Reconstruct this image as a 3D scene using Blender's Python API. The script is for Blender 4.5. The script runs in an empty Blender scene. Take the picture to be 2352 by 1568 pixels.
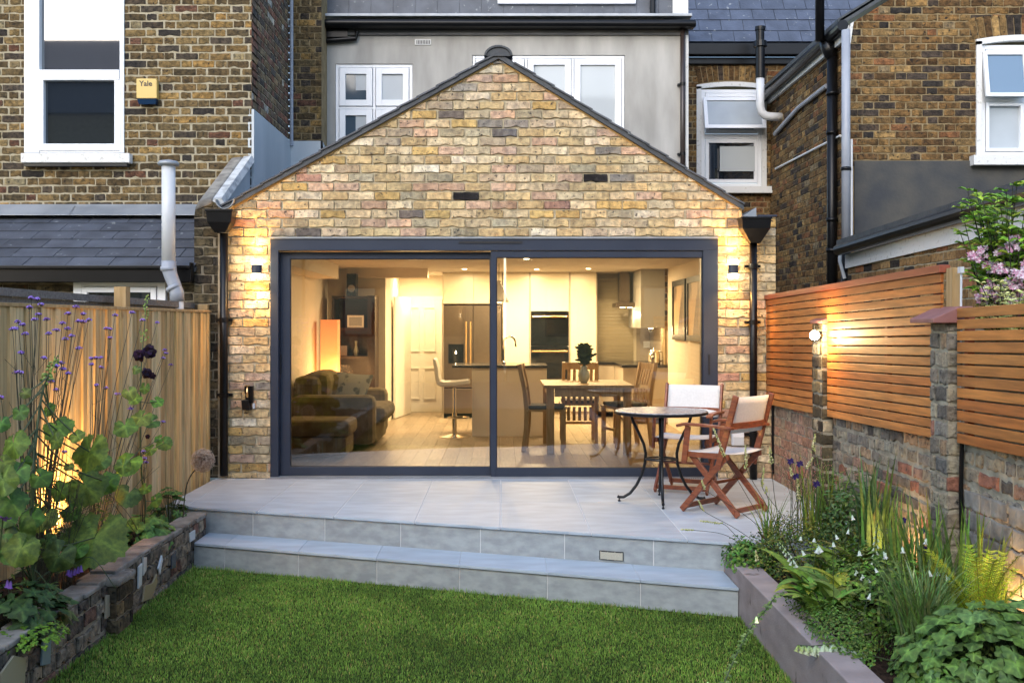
import bpy, math, random
from mathutils import Vector, Matrix
from math import radians as R, sin, cos, pi
random.seed(7)
SC = bpy.context.scene
COL = SC.collection

# ------------------------------------------------------------------ camera
F, CX, CY, DIST, EYE = 2448., 1150., 745., 9.6, 1.38
def wx(x, d): return (x-CX)*d/F
def wz(y, d): return EYE-(y-CY)*d/F
def P(x, y, d): return Vector((wx(x, d), d-DIST, wz(y, d)))
cam_d = bpy.data.cameras.new('camera'); cam = bpy.data.objects.new('camera', cam_d); COL.objects.link(cam)
cam.location = (0, -DIST, EYE); cam.rotation_euler = (pi/2, 0, 0)
cam_d.sensor_width = 36; cam_d.lens = 36*F/2352
cam_d.shift_x = 26/2352; cam_d.shift_y = -39/2352
cam_d.clip_start = .05; cam_d.clip_end = 600
SC.camera = cam
# ------------------------------------------------------------------ sky, sun, exposure
world = bpy.data.worlds.new('World'); SC.world = world; world.use_nodes = True
wn = world.node_tree; wn.nodes.clear()
sky = wn.nodes.new('ShaderNodeTexSky'); sky.sky_type = 'NISHITA'; sky.sun_disc = False
SUN_EL, SUN_AZ = R(26), R(200)
sky.sun_elevation = SUN_EL; sky.sun_rotation = SUN_AZ; sky.air_density = 1.0; sky.dust_density = 1.3; sky.ozone_density = 1.6
bg = wn.nodes.new('ShaderNodeBackground'); bg.inputs[1].default_value = .15
wo = wn.nodes.new('ShaderNodeOutputWorld')
wn.links.new(sky.outputs[0], bg.inputs[0]); wn.links.new(bg.outputs[0], wo.inputs[0])
sun_d = bpy.data.lights.new('sun', 'SUN'); sun = bpy.data.objects.new('sun', sun_d); COL.objects.link(sun)
sun_d.energy = .32; sun_d.angle = R(40); sun_d.color = (1, .97, .93)
_sd = Vector((sin(SUN_AZ)*cos(SUN_EL), cos(SUN_AZ)*cos(SUN_EL), sin(SUN_EL)+.35)).normalized()
sun.rotation_euler = (-_sd).to_track_quat('-Z', 'Y').to_euler()
vs = SC.view_settings; vs.view_transform = 'Standard'; vs.look = 'None'; vs.gamma = 1; vs.use_curve_mapping = False
vs.exposure = 1.72
SC.cycles.max_bounces = 8; SC.cycles.transparent_max_bounces = 16; SC.cycles.glossy_bounces = 4; SC.cycles.diffuse_bounces = 4
SC.cycles.caustics_reflective = False; SC.cycles.caustics_refractive = False; SC.cycles.sample_clamp_indirect = 4

# ------------------------------------------------------------------ materials
def _n(nt, t, **k):
    n = nt.nodes.new(t)
    for a, b in k.items(): setattr(n, a, b)
    return n
def mat(name, col=(.5, .5, .5), rough=.6, col2=None, scale=6, stretch=(1, 1, 1), bump=0, bscale=None, metal=0, attr=False,
        detail=6, emit=None, estr=0, spec=.5, trans=0, speck=0, speckcol=(.03, .03, .03), lo=.35, hi=.65, coat=0, coord='Object', ior=None, slo=.66, shi=.74):
    m = bpy.data.materials.new(name); m.use_nodes = True; nt = m.node_tree; L = nt.links
    b = nt.nodes['Principled BSDF']; out = nt.nodes['Material Output']
    b.inputs['Roughness'].default_value = rough; b.inputs['Metallic'].default_value = metal
    b.inputs['Specular IOR Level'].default_value = spec; b.inputs['Coat Weight'].default_value = coat
    if ior: b.inputs['IOR'].default_value = ior
    tc = _n(nt, 'ShaderNodeTexCoord'); mp = _n(nt, 'ShaderNodeMapping'); mp.inputs['Scale'].default_value = stretch
    L.new(tc.outputs[coord], mp.inputs[0])
    nz = _n(nt, 'ShaderNodeTexNoise'); nz.inputs['Scale'].default_value = scale; nz.inputs['Detail'].default_value = detail
    L.new(mp.outputs[0], nz.inputs['Vector'])
    cur = None
    if attr:
        at = _n(nt, 'ShaderNodeVertexColor', layer_name='Col'); cur = at.outputs[0]
    if col2 is not None:
        mr = _n(nt, 'ShaderNodeMapRange'); mr.inputs[1].default_value = lo; mr.inputs[2].default_value = hi; L.new(nz.outputs[0], mr.inputs[0])
        mx = _n(nt, 'ShaderNodeMix', data_type='RGBA'); L.new(mr.outputs[0], mx.inputs[0])
        if attr:
            m1 = _n(nt, 'ShaderNodeMix', data_type='RGBA', blend_type='MULTIPLY'); m1.inputs[0].default_value = 1
            mx.inputs[6].default_value = (*col, 1); mx.inputs[7].default_value = (*col2, 1)
            L.new(cur, m1.inputs[6]); L.new(mx.outputs[2], m1.inputs[7]); cur = m1.outputs[2]
        else:
            mx.inputs[6].default_value = (*col, 1); mx.inputs[7].default_value = (*col2, 1); cur = mx.outputs[2]
    if speck:
        n2 = _n(nt, 'ShaderNodeTexNoise'); n2.inputs['Scale'].default_value = speck; n2.inputs['Detail'].default_value = 3
        L.new(tc.outputs[coord], n2.inputs['Vector'])
        r2 = _n(nt, 'ShaderNodeMapRange'); r2.inputs[1].default_value = slo; r2.inputs[2].default_value = shi; L.new(n2.outputs[0], r2.inputs[0])
        m2 = _n(nt, 'ShaderNodeMix', data_type='RGBA'); L.new(r2.outputs[0], m2.inputs[0])
        if cur is not None: L.new(cur, m2.inputs[6])
        else: m2.inputs[6].default_value = (*col, 1)
        m2.inputs[7].default_value = (*speckcol, 1); cur = m2.outputs[2]
    if cur is not None: L.new(cur, b.inputs['Base Color'])
    else: b.inputs['Base Color'].default_value = (*col, 1)
    if bump:
        bz = _n(nt, 'ShaderNodeTexNoise'); bz.inputs['Scale'].default_value = bscale or scale*4; bz.inputs['Detail'].default_value = 5
        L.new(mp.outputs[0], bz.inputs['Vector'])
        bp = _n(nt, 'ShaderNodeBump'); bp.inputs['Strength'].default_value = bump; bp.inputs['Distance'].default_value = .01
        L.new(bz.outputs[0], bp.inputs['Height']); L.new(bp.outputs[0], b.inputs['Normal'])
    if emit:
        b.inputs['Emission Color'].default_value = (*emit, 1); b.inputs['Emission Strength'].default_value = estr
    if trans:
        tr = _n(nt, 'ShaderNodeBsdfTranslucent'); ms = _n(nt, 'ShaderNodeMixShader'); ms.inputs[0].default_value = trans
        if cur is not None: L.new(cur, tr.inputs[0])
        else: tr.inputs[0].default_value = (*col, 1)
        L.new(b.outputs[0], ms.inputs[1]); L.new(tr.outputs[0], ms.inputs[2]); L.new(ms.outputs[0], out.inputs[0])
    return m
def glassmat(name, ior=1.75, tint=(.97, .98, .97)):
    m = bpy.data.materials.new(name); m.use_nodes = True; nt = m.node_tree; L = nt.links; nt.nodes.clear()
    out = _n(nt, 'ShaderNodeOutputMaterial'); fr = _n(nt, 'ShaderNodeFresnel'); fr.inputs[0].default_value = ior
    t = _n(nt, 'ShaderNodeBsdfTransparent'); t.inputs[0].default_value = (*tint, 1)
    g = _n(nt, 'ShaderNodeBsdfGlossy'); g.inputs['Roughness'].default_value = 0.01
    mx = _n(nt, 'ShaderNodeMixShader'); L.new(fr.outputs[0], mx.inputs[0]); L.new(t.outputs[0], mx.inputs[1]); L.new(g.outputs[0], mx.inputs[2])
    L.new(mx.outputs[0], out.inputs[0]); return m

M = {}
M['brick'] = mat('stock_brick', (.66, .62, .58), .92, (1.2, 1.14, 1.0), 24, bump=1., bscale=70, attr=True, speck=38, lo=.34, hi=.62, slo=.62, shi=.72, speckcol=(.05, .045, .04), spec=.2)
M['brick_dark'] = mat('weathered_brick', (.5, .48, .46), .92, (1.45, 1.3, 1.1), 22, bump=1., bscale=60, attr=True, speck=30, slo=.6, shi=.7, speckcol=(.02, .018, .015), spec=.2)
M['mortar_pale'] = mat('pale_mortar', (.40, .34, .225), .95, (.52, .45, .31), 12, bump=.6, bscale=80, spec=.1)
M['mortar_left'] = mat('buff_mortar', (.31, .27, .185), .95, (.43, .38, .275), 10, bump=.6, bscale=80, spec=.1)
M['mortar_right'] = mat('tan_mortar', (.22, .165, .09), .95, (.30, .23, .13), 10, bump=.6, bscale=80, spec=.1)
M['mortar_garden'] = mat('cream_lime_mortar', (.26, .23, .165), .95, (.42, .375, .28), 9, bump=.9, bscale=40, spec=.1)
M['mortar_old'] = mat('old_lime_mortar', (.20, .165, .115), .95, (.34, .29, .21), 7, bump=.9, bscale=40, spec=.1)
M['render'] = mat('grey_render', (.30, .29, .265), .9, (.46, .445, .41), 2.6, (1.6, 1.6, .45), lo=.3, hi=.7, bump=.15, bscale=60, spec=.15)
M['render_blue'] = mat('smooth_cement_render', (.46, .50, .51), .85, (.56, .59, .595), 2.2, (1, 1, .35), bump=.15, bscale=50, spec=.2)
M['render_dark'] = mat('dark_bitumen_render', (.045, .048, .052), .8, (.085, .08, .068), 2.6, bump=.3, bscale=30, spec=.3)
M['slate'] = mat('slate', (.8, .8, .8), .55, (1.2, 1.2, 1.2), 5, (1, 1, 1), bump=.35, bscale=30, attr=True, speck=16, speckcol=(.25, .27, .28), spec=.5)
M['slate_plain'] = mat('slate_edge', (.035, .04, .045), .6, (.06, .065, .07), 8, bump=.4, bscale=40)
M['lead'] = mat('lead_flashing', (.22, .24, .26), .45, (.32, .34, .36), 3, bump=.2, bscale=12, metal=.3)
M['lead_edge'] = mat('lead_hem', (.34, .36, .38), .4, (.45, .47, .5), 5)
M['black_plastic'] = mat('black_plastic', (.0035, .0035, .004), .32, (.006, .006, .007), 6, spec=.28)
M['brown_pipe'] = mat('dark_brown_pipe', (.035, .024, .02), .35)
M['grey_pipe'] = mat('grey_pipe', (.27, .29, .33), .4, (.33, .35, .39), 4)
M['white_pipe'] = mat('off_white_pipe', (.52, .54, .56), .4, (.6, .61, .62), 4)
M['upvc'] = mat('white_upvc', (.74, .76, .78), .35, (.8, .81, .83), 2)
M['old_white'] = mat('chipped_white_paint', (.68, .68, .66), .7, (.5, .49, .45), 30, lo=.6, hi=.68, bump=.4, bscale=30)
M['alu'] = mat('slate_grey_aluminium', (.026, .034, .054), .36, (.032, .041, .062), 3, spec=.35, metal=0)
M['alu_dark'] = mat('black_gasket', (.008, .008, .01), .5)
M['glass'] = glassmat('clear_glass', 2.05)
M['pane'] = mat('dark_window_glass', (.012, .016, .022), .02, ior=2.1, spec=.5)
M['pane_blind'] = mat('blind_behind_glass', (.42, .45, .46), .04, (.47, .50, .51), .7, (1, 1, .4), ior=1.5)
M['pane_frost'] = mat('obscured_glass', (.33, .37, .40), .25, (.42, .46, .49), 1.5, ior=1.5)
M['pane_blue'] = mat('sky_tinted_glass', (.10, .16, .22), .03, ior=2.2)
M['tile'] = mat('porcelain_paving', (.88, .88, .88), .5, (1.10, 1.10, 1.09), 3.4, (1, 2.5, 1), bump=.06, bscale=70, attr=True, spec=.45)
M['tile_riser'] = mat('porcelain_riser', (.84, .84, .84), .55, (1.14, 1.14, 1.12), 11, (1, 1, 1.8), bump=.15, bscale=50, attr=True, spec=.45)
M['grout'] = mat('light_grout', (.60, .61, .61), .9, (.68, .69, .68), 20)
M['dark_gap'] = mat('dark_joint', (.03, .032, .035), .8)
M['soil'] = mat('bark_mulch_soil', (.012, .008, .006), .95, (.05, .03, .02), 40, bump=1, bscale=60, spec=.1)
M['earth'] = mat('lawn_earth', (.022, .040, .008), .95, (.035, .055, .012), 12, bump=.6, bscale=60, spec=.1)
M['path'] = mat('far_ground', (.10, .12, .07), .95, (.16, .15, .10), 1.5)
M['planter'] = mat('taupe_render', (.28, .235, .22), .8, (.36, .305, .285), 5, (1, 1, 2.5), bump=.25, bscale=50, spec=.2, speck=7, speckcol=(.17, .14, .125))
M['cedar'] = mat('cedar_slat', (.75, .7, .66), .5, (1.25, 1.2, 1.1), 3.5, (14, 1, 14), bump=.12, bscale=20, attr=True, spec=.32, coat=.0)
M['cedar_cap'] = mat('red_brown_cap', (.23, .055, .025), .5, (.30, .075, .035), 3, (10, 1, 10), bump=.1)
M['fence_wood'] = mat('new_fence_timber', (.85, .78, .66), .75, (1.35, 1.28, 1.15), 4, (9, 9, .7), bump=.35, bscale=12, attr=True, speck=3.2, speckcol=(.2, .115, .045), spec=.25)
M['post_wood'] = mat('fence_post_timber', (.34, .215, .09), .75, (.46, .31, .15), 4, (8, 8, .6), bump=.3, bscale=14, spec=.25)
M['old_wood'] = mat('grey_weathered_wood', (.10, .095, .09), .8, (.18, .17, .16), 6, (2, 10, 10), bump=.4)
M['coping'] = mat('terracotta_coping', (.20, .085, .075), .6, (.27, .12, .105), 6, bump=.2)
M['concrete'] = mat('lichen_concrete', (.14, .125, .105), .95, (.29, .27, .23), 9, bump=.7, bscale=30, speck=18, speckcol=(.08, .07, .05))
M['teak'] = mat('oiled_eucalyptus', (.15, .04, .018), .4, (.27, .08, .03), 5, (3, 3, 12), bump=.1, bscale=14, spec=.5, coat=.15)
M['canvas'] = mat('white_canvas', (.70, .70, .68), .85, (.76, .76, .74), 60, bump=.15, bscale=300, trans=.15)
M['iron'] = mat('black_iron', (.008, .01, .012), .35, metal=.3)
M['mosaic'] = mat('dark_mosaic_top', (.16, .16, .17), .25, (.34, .34, .34), 60, bump=.1)
M['leaf'] = mat('leaf', (1.25, 1.25, .9), .6, (2.5, 2.2, 1.35), 45, bump=.35, bscale=70, attr=True, trans=.15, spec=.35)
M['petal'] = mat('petal', (.9, .9, .9), .6, (1.1, 1.1, 1.1), 30, attr=True, trans=.2, spec=.2)
M['stem'] = mat('green_stem', (.035, .06, .02), .6, (.06, .09, .03), 12)
M['stem_brown'] = mat('dark_stem', (.03, .028, .015), .7, (.05, .05, .025), 12)
# interior
M['in_wall'] = mat('cream_wall', (.62, .54, .42), .8, (.66, .58, .46), 1.5)
M['in_ceil'] = mat('white_ceiling', (.7, .66, .58), .8); M['in_ceil2'] = mat('tan_ceiling', (.46, .40, .33), .8)
M['in_floor'] = mat('oak_floor', (.8, .78, .74), .35, (1.15, 1.12, 1.08), 5, (10, .8, 10), attr=True, bump=.05, spec=.4)
M['cream_gloss'] = mat('cream_unit_door', (.66, .58, .42), .28, (.68, .60, .44), 1)
M['taupe_panel'] = mat('taupe_island_panel', (.40, .34, .27), .3, (.44, .38, .30), 2)
M['worktop'] = mat('black_worktop', (.015, .013, .013), .2)
M['steel'] = mat('bronze_steel', (.16, .125, .095), .28, (.19, .15, .11), 3, (1, 1, .2), metal=.75)
M['chrome'] = mat('chrome', (.75, .72, .66), .12, metal=1)
M['brass'] = mat('warm_handle', (.72, .5, .25), .25, metal=.9)
M['black_glass'] = mat('black_oven_glass', (.006, .007, .008), .06)
M['dark_wood'] = mat('dark_bookcase_wood', (.022, .010, .007), .35, (.035, .016, .010), 5, (2, 2, .5))
M['oak'] = mat('oak_furniture', (.46, .31, .15), .5, (.60, .43, .23), 5, (10, 1.5, 1.5), bump=.1)
M['oak_v'] = mat('oak_upright', (.42, .27, .12), .5, (.56, .38, .19), 5, (8, 8, 1), bump=.1)
M['sofa'] = mat('brown_chenille', (.15, .12, .065), .95, (.23, .185, .11), 9, bump=.3, bscale=120, spec=.1)
M['leather_white'] = mat('white_leather', (.72, .68, .6), .4)
M['cushion'] = mat('patterned_cushion', (.32, .31, .26), .9, (.12, .13, .12), 9, lo=.52, hi=.56)
M['pad'] = mat('charcoal_pad', (.10, .085, .07), .9)
M['ceramic'] = mat('pale_green_ceramic', (.42, .47, .42), .25)
M['picture'] = mat('sepia_picture', (.5, .33, .17), .5, (.13, .08, .04), 2.2, (1, 1, .5), lo=.5, hi=.56)
M['picture_frame'] = mat('black_frame', (.01, .009, .008), .4)
M['blind'] = mat('slatted_blind', (.58, .50, .34), .6)
def emis(name, col, s): return mat(name, (.8, .7, .5), .6, emit=col, estr=s)

# ------------------------------------------------------------------ mesh building
class MB:
    def __init__(s): s.v = []; s.f = []; s.c = []; s.cur = (1, 1, 1)
    def add(s, vs, fs, col=None):
        k = len(s.v); s.v += [Vector(v) for v in vs]; c = col or s.cur
        s.c += (c if isinstance(c, list) else [c]*len(vs)); s.f += [[i+k for i in f] for f in fs]; return s
    def box(s, a, b, col=None):
        (x0, y0, z0), (x1, y1, z1) = a, b
        return s.add([(x0, y0, z0), (x1, y0, z0), (x1, y1, z0), (x0, y1, z0), (x0, y0, z1), (x1, y0, z1), (x1, y1, z1), (x0, y1, z1)],
                     [(0, 3, 2, 1), (4, 5, 6, 7), (0, 1, 5, 4), (1, 2, 6, 5), (2, 3, 7, 6), (3, 0, 4, 7)], col)
    def beam(s, p, q, w, h, up=(0, 0, 1), col=None):      # box section w x h from p to q
        p = Vector(p); q = Vector(q); d = (q-p).normalized(); u = Vector(up); r = d.cross(u)
        if r.length < 1e-4: r = d.cross(Vector((0, 1, 0)))
        r.normalize(); u = r.cross(d).normalized(); r *= w/2; u = u*h/2
        vs = [c+a*r+b*u for c in (p, q) for a, b in ((-1, -1), (1, -1), (1, 1), (-1, 1))]
        return s.add(vs, [(0, 1, 2, 3), (7, 6, 5, 4), (0, 4, 5, 1), (1, 5, 6, 2), (2, 6, 7, 3), (3, 7, 4, 0)], col)
    def tube(s, pts, r, n=8, caps=True, col=None):
        pts = [Vector(p) for p in pts]; rs = r if isinstance(r, (list, tuple)) else [r]*len(pts)
        vs = []; fs = []; up = None
        for i, p in enumerate(pts):
            a = pts[max(i-1, 0)]; b = pts[min(i+1, len(pts)-1)]; d = (b-a).normalized()
            if up is None:
                up = Vector((0, 0, 1)) if abs(d.z) < .9 else Vector((0, 1, 0))
            sd = d.cross(up).normalized(); up = sd.cross(d).normalized()
            for k in range(n):
                t = 2*pi*k/n; vs.append(p+(sd*cos(t)+up*sin(t))*rs[i])
        for i in range(len(pts)-1):
            for k in range(n):
                k2 = (k+1) % n; fs.append((i*n+k, i*n+k2, (i+1)*n+k2, (i+1)*n+k))
        if caps: fs += [tuple(reversed(range(n))), tuple(range((len(pts)-1)*n, len(pts)*n))]
        return s.add(vs, fs, col)
    def lathe(s, c, prof, n=20, col=None, axis='z'):     # prof [(r, h)]
        c = Vector(c); vs = []; fs = []
        for r, h in prof:
            for k in range(n):
                t = 2*pi*k/n
                o = Vector((r*cos(t), r*sin(t), h)) if axis == 'z' else (Vector((r*cos(t), h, r*sin(t))) if axis == 'y' else Vector((h, r*cos(t), r*sin(t))))
                vs.append(c+o)
        for i in range(len(prof)-1):
            for k in range(n):
                k2 = (k+1) % n; fs.append((i*n+k, i*n+k2, (i+1)*n+k2, (i+1)*n+k))
        fs += [tuple(reversed(range(n))), tuple(range((len(prof)-1)*n, len(prof)*n))]
        return s.add(vs, fs, col)
    def prism(s, poly, ext, col=None):                   # poly: 3D points (planar), ext: vector
        n = len(poly); e = Vector(ext); a = [Vector(p) for p in poly]
        return s.add(a+[p+e for p in a], [tuple(range(n)), tuple(reversed(range(n, 2*n)))]+[(i, i+n, (i+1) % n+n, (i+1) % n) for i in range(n)], col)
    def blob(s, c, r, col=None, sq=1.0):
        c = Vector(c); vs = [c+Vector(o)*r for o in ((0, 0, sq), (.9, 0, .1), (.28, .86, -.05), (-.73, .53, .1), (-.73, -.53, -.05), (.28, -.86, .1), (0, 0, -sq))]
        return s.add(vs, [(0, 1, 2), (0, 2, 3), (0, 3, 4), (0, 4, 5), (0, 5, 1), (6, 2, 1), (6, 3, 2), (6, 4, 3), (6, 5, 4), (6, 1, 5)], col)
    def build(s, name, m, parent=None, bevel=0, smooth=False, fix=True):
        off = Vector((0, 0, 0)); p = parent
        while p is not None: off += p.location; p = p.parent
        me = bpy.data.meshes.new(name); me.from_pydata([v-off for v in s.v], [], s.f)
        ca = me.color_attributes.new('Col', 'FLOAT_COLOR', 'POINT')
        buf = [];
        for c in s.c: buf += [c[0], c[1], c[2], 1]
        ca.data.foreach_set('color', buf)
        if fix:
            import bmesh
            bm = bmesh.new(); bm.from_mesh(me); bmesh.ops.recalc_face_normals(bm, faces=bm.faces); bm.to_mesh(me); bm.free()
        if smooth: me.polygons.foreach_set('use_smooth', [True]*len(me.polygons))
        o = bpy.data.objects.new(name, me); COL.objects.link(o); o.parent = parent
        me.materials.append(M[m] if isinstance(m, str) else m)
        if bevel:
            b = o.modifiers.new('bevel', 'BEVEL'); b.width = bevel; b.segments = 2; b.limit_method = 'ANGLE'
        if smooth and bevel == 0 and smooth == 'a':
            pass
        return o
def tag(o, label=None, cat=None, group=None, kind=None):
    if label: o['label'] = label
    if cat: o['category'] = cat
    if group: o['group'] = group
    if kind: o['kind'] = kind
    return o
def thing(name, label, cat, loc=(0, 0, 0), group=None):
    o = bpy.data.objects.new(name, None); COL.objects.link(o); o.location = loc; o.empty_display_size = .1
    return tag(o, label, cat, group)
def struct(o): o['kind'] = 'structure'; return o
def vary(c, a=.12, h=.04):
    k = 1+random.uniform(-a, a); return tuple(max(.002, x*k*(1+random.uniform(-h, h))) for x in c)
def pick(pal):
    t = random.random()*sum(w for w, _ in pal)
    for w, c in pal:
        t -= w
        if t <= 0: return c
    return pal[-1][1]
def clip(poly, cp):                                      # Sutherland-Hodgman, cp convex CCW
    out = poly
    for i in range(len(cp)):
        a = cp[i]; b = cp[(i+1) % len(cp)]; src = out; out = []
        f = lambda p: (b[0]-a[0])*(p[1]-a[1])-(b[1]-a[1])*(p[0]-a[0])
        for j in range(len(src)):
            p = src[j]; q = src[(j+1) % len(src)]; fp = f(p); fq = f(q)
            if fp >= 0: out.append(p)
            if (fp > 0 > fq) or (fp < 0 < fq):
                t = fp/(fp-fq); out.append((p[0]+t*(q[0]-p[0]), p[1]+t*(q[1]-p[1])))
        if not out: return []
    return out
def area(p): return abs(sum(p[i][0]*p[(i+1) % len(p)][1]-p[(i+1) % len(p)][0]*p[i][1] for i in range(len(p))))/2
# individually laid bricks, one mesh; (u, z) wall coordinates, O origin, U along wall, N outward normal
def bricks(mb, polys, O, U, N, pal, course=.0814, L=.235, joint=.010, bond='stretcher', z0=0., u0=0., relief=.012, jit=.003, wob=0., inset=.004, tilt=0., chips=.0, special=()):
    O = Vector(O); U = Vector(U); N = Vector(N); Z = Vector((0, 0, 1))
    rnd = random.Random(hash((round(O.x*100), round(O.y*100), round(z0*100))) & 0xffff)
    umin = min(p[0] for q in polys for p in q); umax = max(p[0] for q in polys for p in q)
    zmin = min(p[1] for q in polys for p in q); zmax = max(p[1] for q in polys for p in q)
    i0 = math.floor((zmin-z0)/course)-1; i1 = math.ceil((zmax-z0)/course)+1
    for i in range(i0, i1):
        z = z0+i*course
        if bond == 'stretcher': u = u0+(L/2 if i % 2 else 0)+math.floor((umin-u0)/L-1)*L
        else:
            per = L*1.5; u = u0+(L*.75 if i % 2 else 0)+math.floor((umin-u0)/per-1)*per
        k = 0; u += rnd.uniform(-jit, jit)*3
        while u < umax:
            l = L if bond == 'stretcher' else (L if k % 2 == 0 else L*.5)
            if bond == 'random': l = L*rnd.choice((.5, .75, 1, 1, .6))
            l0 = l; l = l+rnd.uniform(-jit, jit)*2; k += 1
            w = wob*sin(u*2.1+i*.7)+wob*.6*sin(u*5.3+i*2.)
            ja = joint/2; j = lambda: rnd.uniform(-jit, jit)
            x0, x1, y0, y1 = u+ja, u+l-ja, z+ja+w, z+course-ja+w
            m = (x0+x1)/2
            c = min(.012, (y1-y0)*.2)
            q = [(x0+c*rnd.random()*.8, y0+j()*.5), (x0+(x1-x0)*.3, y0+j()), (m, y0+j()), (x0+(x1-x0)*.72, y0+j()), (x1-c*rnd.random()*.8, y0+j()*.5), (x1, y0+c*rnd.random()), (x1+j()*.6, (y0+y1)/2), (x1, y1-c*rnd.random()),
                 (x1-c*rnd.random()*.8, y1+j()*.5), (x0+(x1-x0)*.7, y1+j()), (m, y1+j()), (x0+(x1-x0)*.33, y1+j()), (x0+c*rnd.random()*.8, y1+j()*.5), (x0, y1-c*rnd.random()), (x0+j()*.6, (y0+y1)/2), (x0, y0+c*rnd.random())]
            if chips and rnd.random() < chips:
                e = rnd.randrange(1, 4); q[e] = (q[e][0], q[e][1]+rnd.uniform(.006, .014))
            t = rnd.random()*sum(a for a, _ in pal); col = pal[-1][1]
            for a, cc in pal:
                t -= a
                if t <= 0: col = cc; break
            kk = rnd.uniform(.80, 1.2); wa = rnd.uniform(-.05, .05); col = (col[0]*kk*(1+wa), col[1]*kk, col[2]*kk*(1-wa))
            k2 = rnd.uniform(.78, 1.2); w2 = rnd.uniform(-.08, .08); col2 = (col[0]*k2*(1+w2), col[1]*k2, col[2]*k2*(1-w2*1.5))
            for (su, sz, sc) in special:
                if x0 <= su <= x1 and y0 <= sz <= y1: col = sc; col2 = tuple(v*1.5+.004 for v in sc)
            rl = relief*rnd.uniform(.75, 1.15); tl = rnd.uniform(-tilt, tilt)
            for cp in polys:
                g = clip(q, cp)
                if len(g) < 3 or area(g) < 2.5e-4: continue
                gx = sum(p[0] for p in g)/len(g); gz = sum(p[1] for p in g)/len(g); n = len(g); vs = []; cs = []
                def place(a, b, h): return O+U*a+Z*b+N*h
                for p in g: vs.append(place(p[0], p[1], -.004)); cs.append(col)
                for p in g: vs.append(place(p[0], p[1], rl*.62+tl*(p[1]-gz)/course)); cs.append(tuple(x*.86 for x in col))
                for p in g:
                    dx = gx-p[0]; dz = gz-p[1]; dl = math.hypot(dx, dz) or 1
                    s = min(inset/dl, .5); h = rl+tl*(p[1]-gz)/course+rnd.uniform(-.0012, .0012)
                    vs.append(place(p[0]+dx*s, p[1]+dz*s, h)); cs.append(col if p[0] < gx else col2)
                vs.append(place(gx, gz, rl+rnd.uniform(-.001, .001))); cs.append(col)
                fs = [(a, (a+1) % n, n+(a+1) % n, n+a) for a in range(n)]+[(n+a, n+(a+1) % n, 2*n+(a+1) % n, 2*n+a) for a in range(n)]
                fs += [(2*n+a, 2*n+(a+1) % n, 3*n) for a in range(n)]
                mb.add(vs, fs, cs)
            u += l0
    return mb
def rect(a, b, c, d): return [(a, c), (b, c), (b, d), (a, d)]
def slab(mb, polys, O, U, N, t):                         # mortar backing behind bricks
    O = Vector(O); U = Vector(U); N = Vector(N)
    for p in polys: mb.prism([O+U*a+Vector((0, 0, b)) for a, b in p], -N*t)
    return mb

PAL_FRONT = [(34, (.52, .40, .23)), (28, (.56, .46, .31)), (8, (.50, .35, .15)), (13, (.50, .35, .26)), (4, (.40, .23, .175)), (12, (.46, .37, .27)), (4, (.27, .25, .23)), (1.6, (.15, .13, .12)), (6, (.37, .33, .24)), (9, (.62, .54, .42))]
PAL_LEFT = [(26, (.085, .066, .038)), (26, (.125, .095, .050)), (16, (.17, .125, .06)), (12, (.06, .051, .042)), (5, (.105, .058, .042)), (5, (.22, .15, .06)), (4, (.033, .031, .030)), (4, (.21, .18, .11))]
PAL_SIDE = [(24, (.20, .11, .085)), (22, (.15, .115, .09)), (16, (.22, .17, .11)), (8, (.10, .09, .085)), (4, (.42, .43, .42))]
PAL_RIGHT = [(26, (.10, .062, .030)), (24, (.15, .095, .042)), (16, (.19, .125, .055)), (12, (.055, .044, .037)), (6, (.17, .085, .042)), (6, (.25, .17, .075)), (5, (.032, .029, .028)), (4, (.20, .16, .10))]
PAL_PIER = [(30, (.065, .055, .038)), (20, (.10, .085, .055)), (10, (.04, .036, .032)), (6, (.15, .12, .07))]
PAL_GARDEN = [(26, (.21, .19, .165)), (20, (.27, .24, .19)), (6, (.28, .135, .10)), (10, (.25, .165, .13)), (18, (.32, .29, .225)), (8, (.12, .115, .11)), (8, (.35, .25, .165))]
PAL_PINK = [(30, (.38, .24, .18)), (22, (.33, .235, .17)), (9, (.40, .17, .12)), (18, (.36, .29, .21))]
PAL_BED = [(24, (.15, .135, .115)), (20, (.19, .17, .14)), (12, (.10, .09, .082)), (6, (.17, .105, .085)), (8, (.25, .23, .19))]
# ================================================================== GROUND, TERRACE, STEPS
YU = lambda x: -2.33-.347*x          # front edge of the terrace
YL = lambda x: -2.74-.362*x          # front edge of the lower step
LAWN = -.365
g = MB(); g.add([(-60, -80, -.45), (60, -80, -.45), (60, 60, -.45), (-60, 60, -.45)], [(0, 1, 2, 3)]); struct(g.build('ground', 'path', fix=False))
lw = MB()
lw.box((-2.2, -12.5, -.6), (1.44, -1.0, LAWN)); struct(lw.build('lawn', 'earth'))

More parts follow.
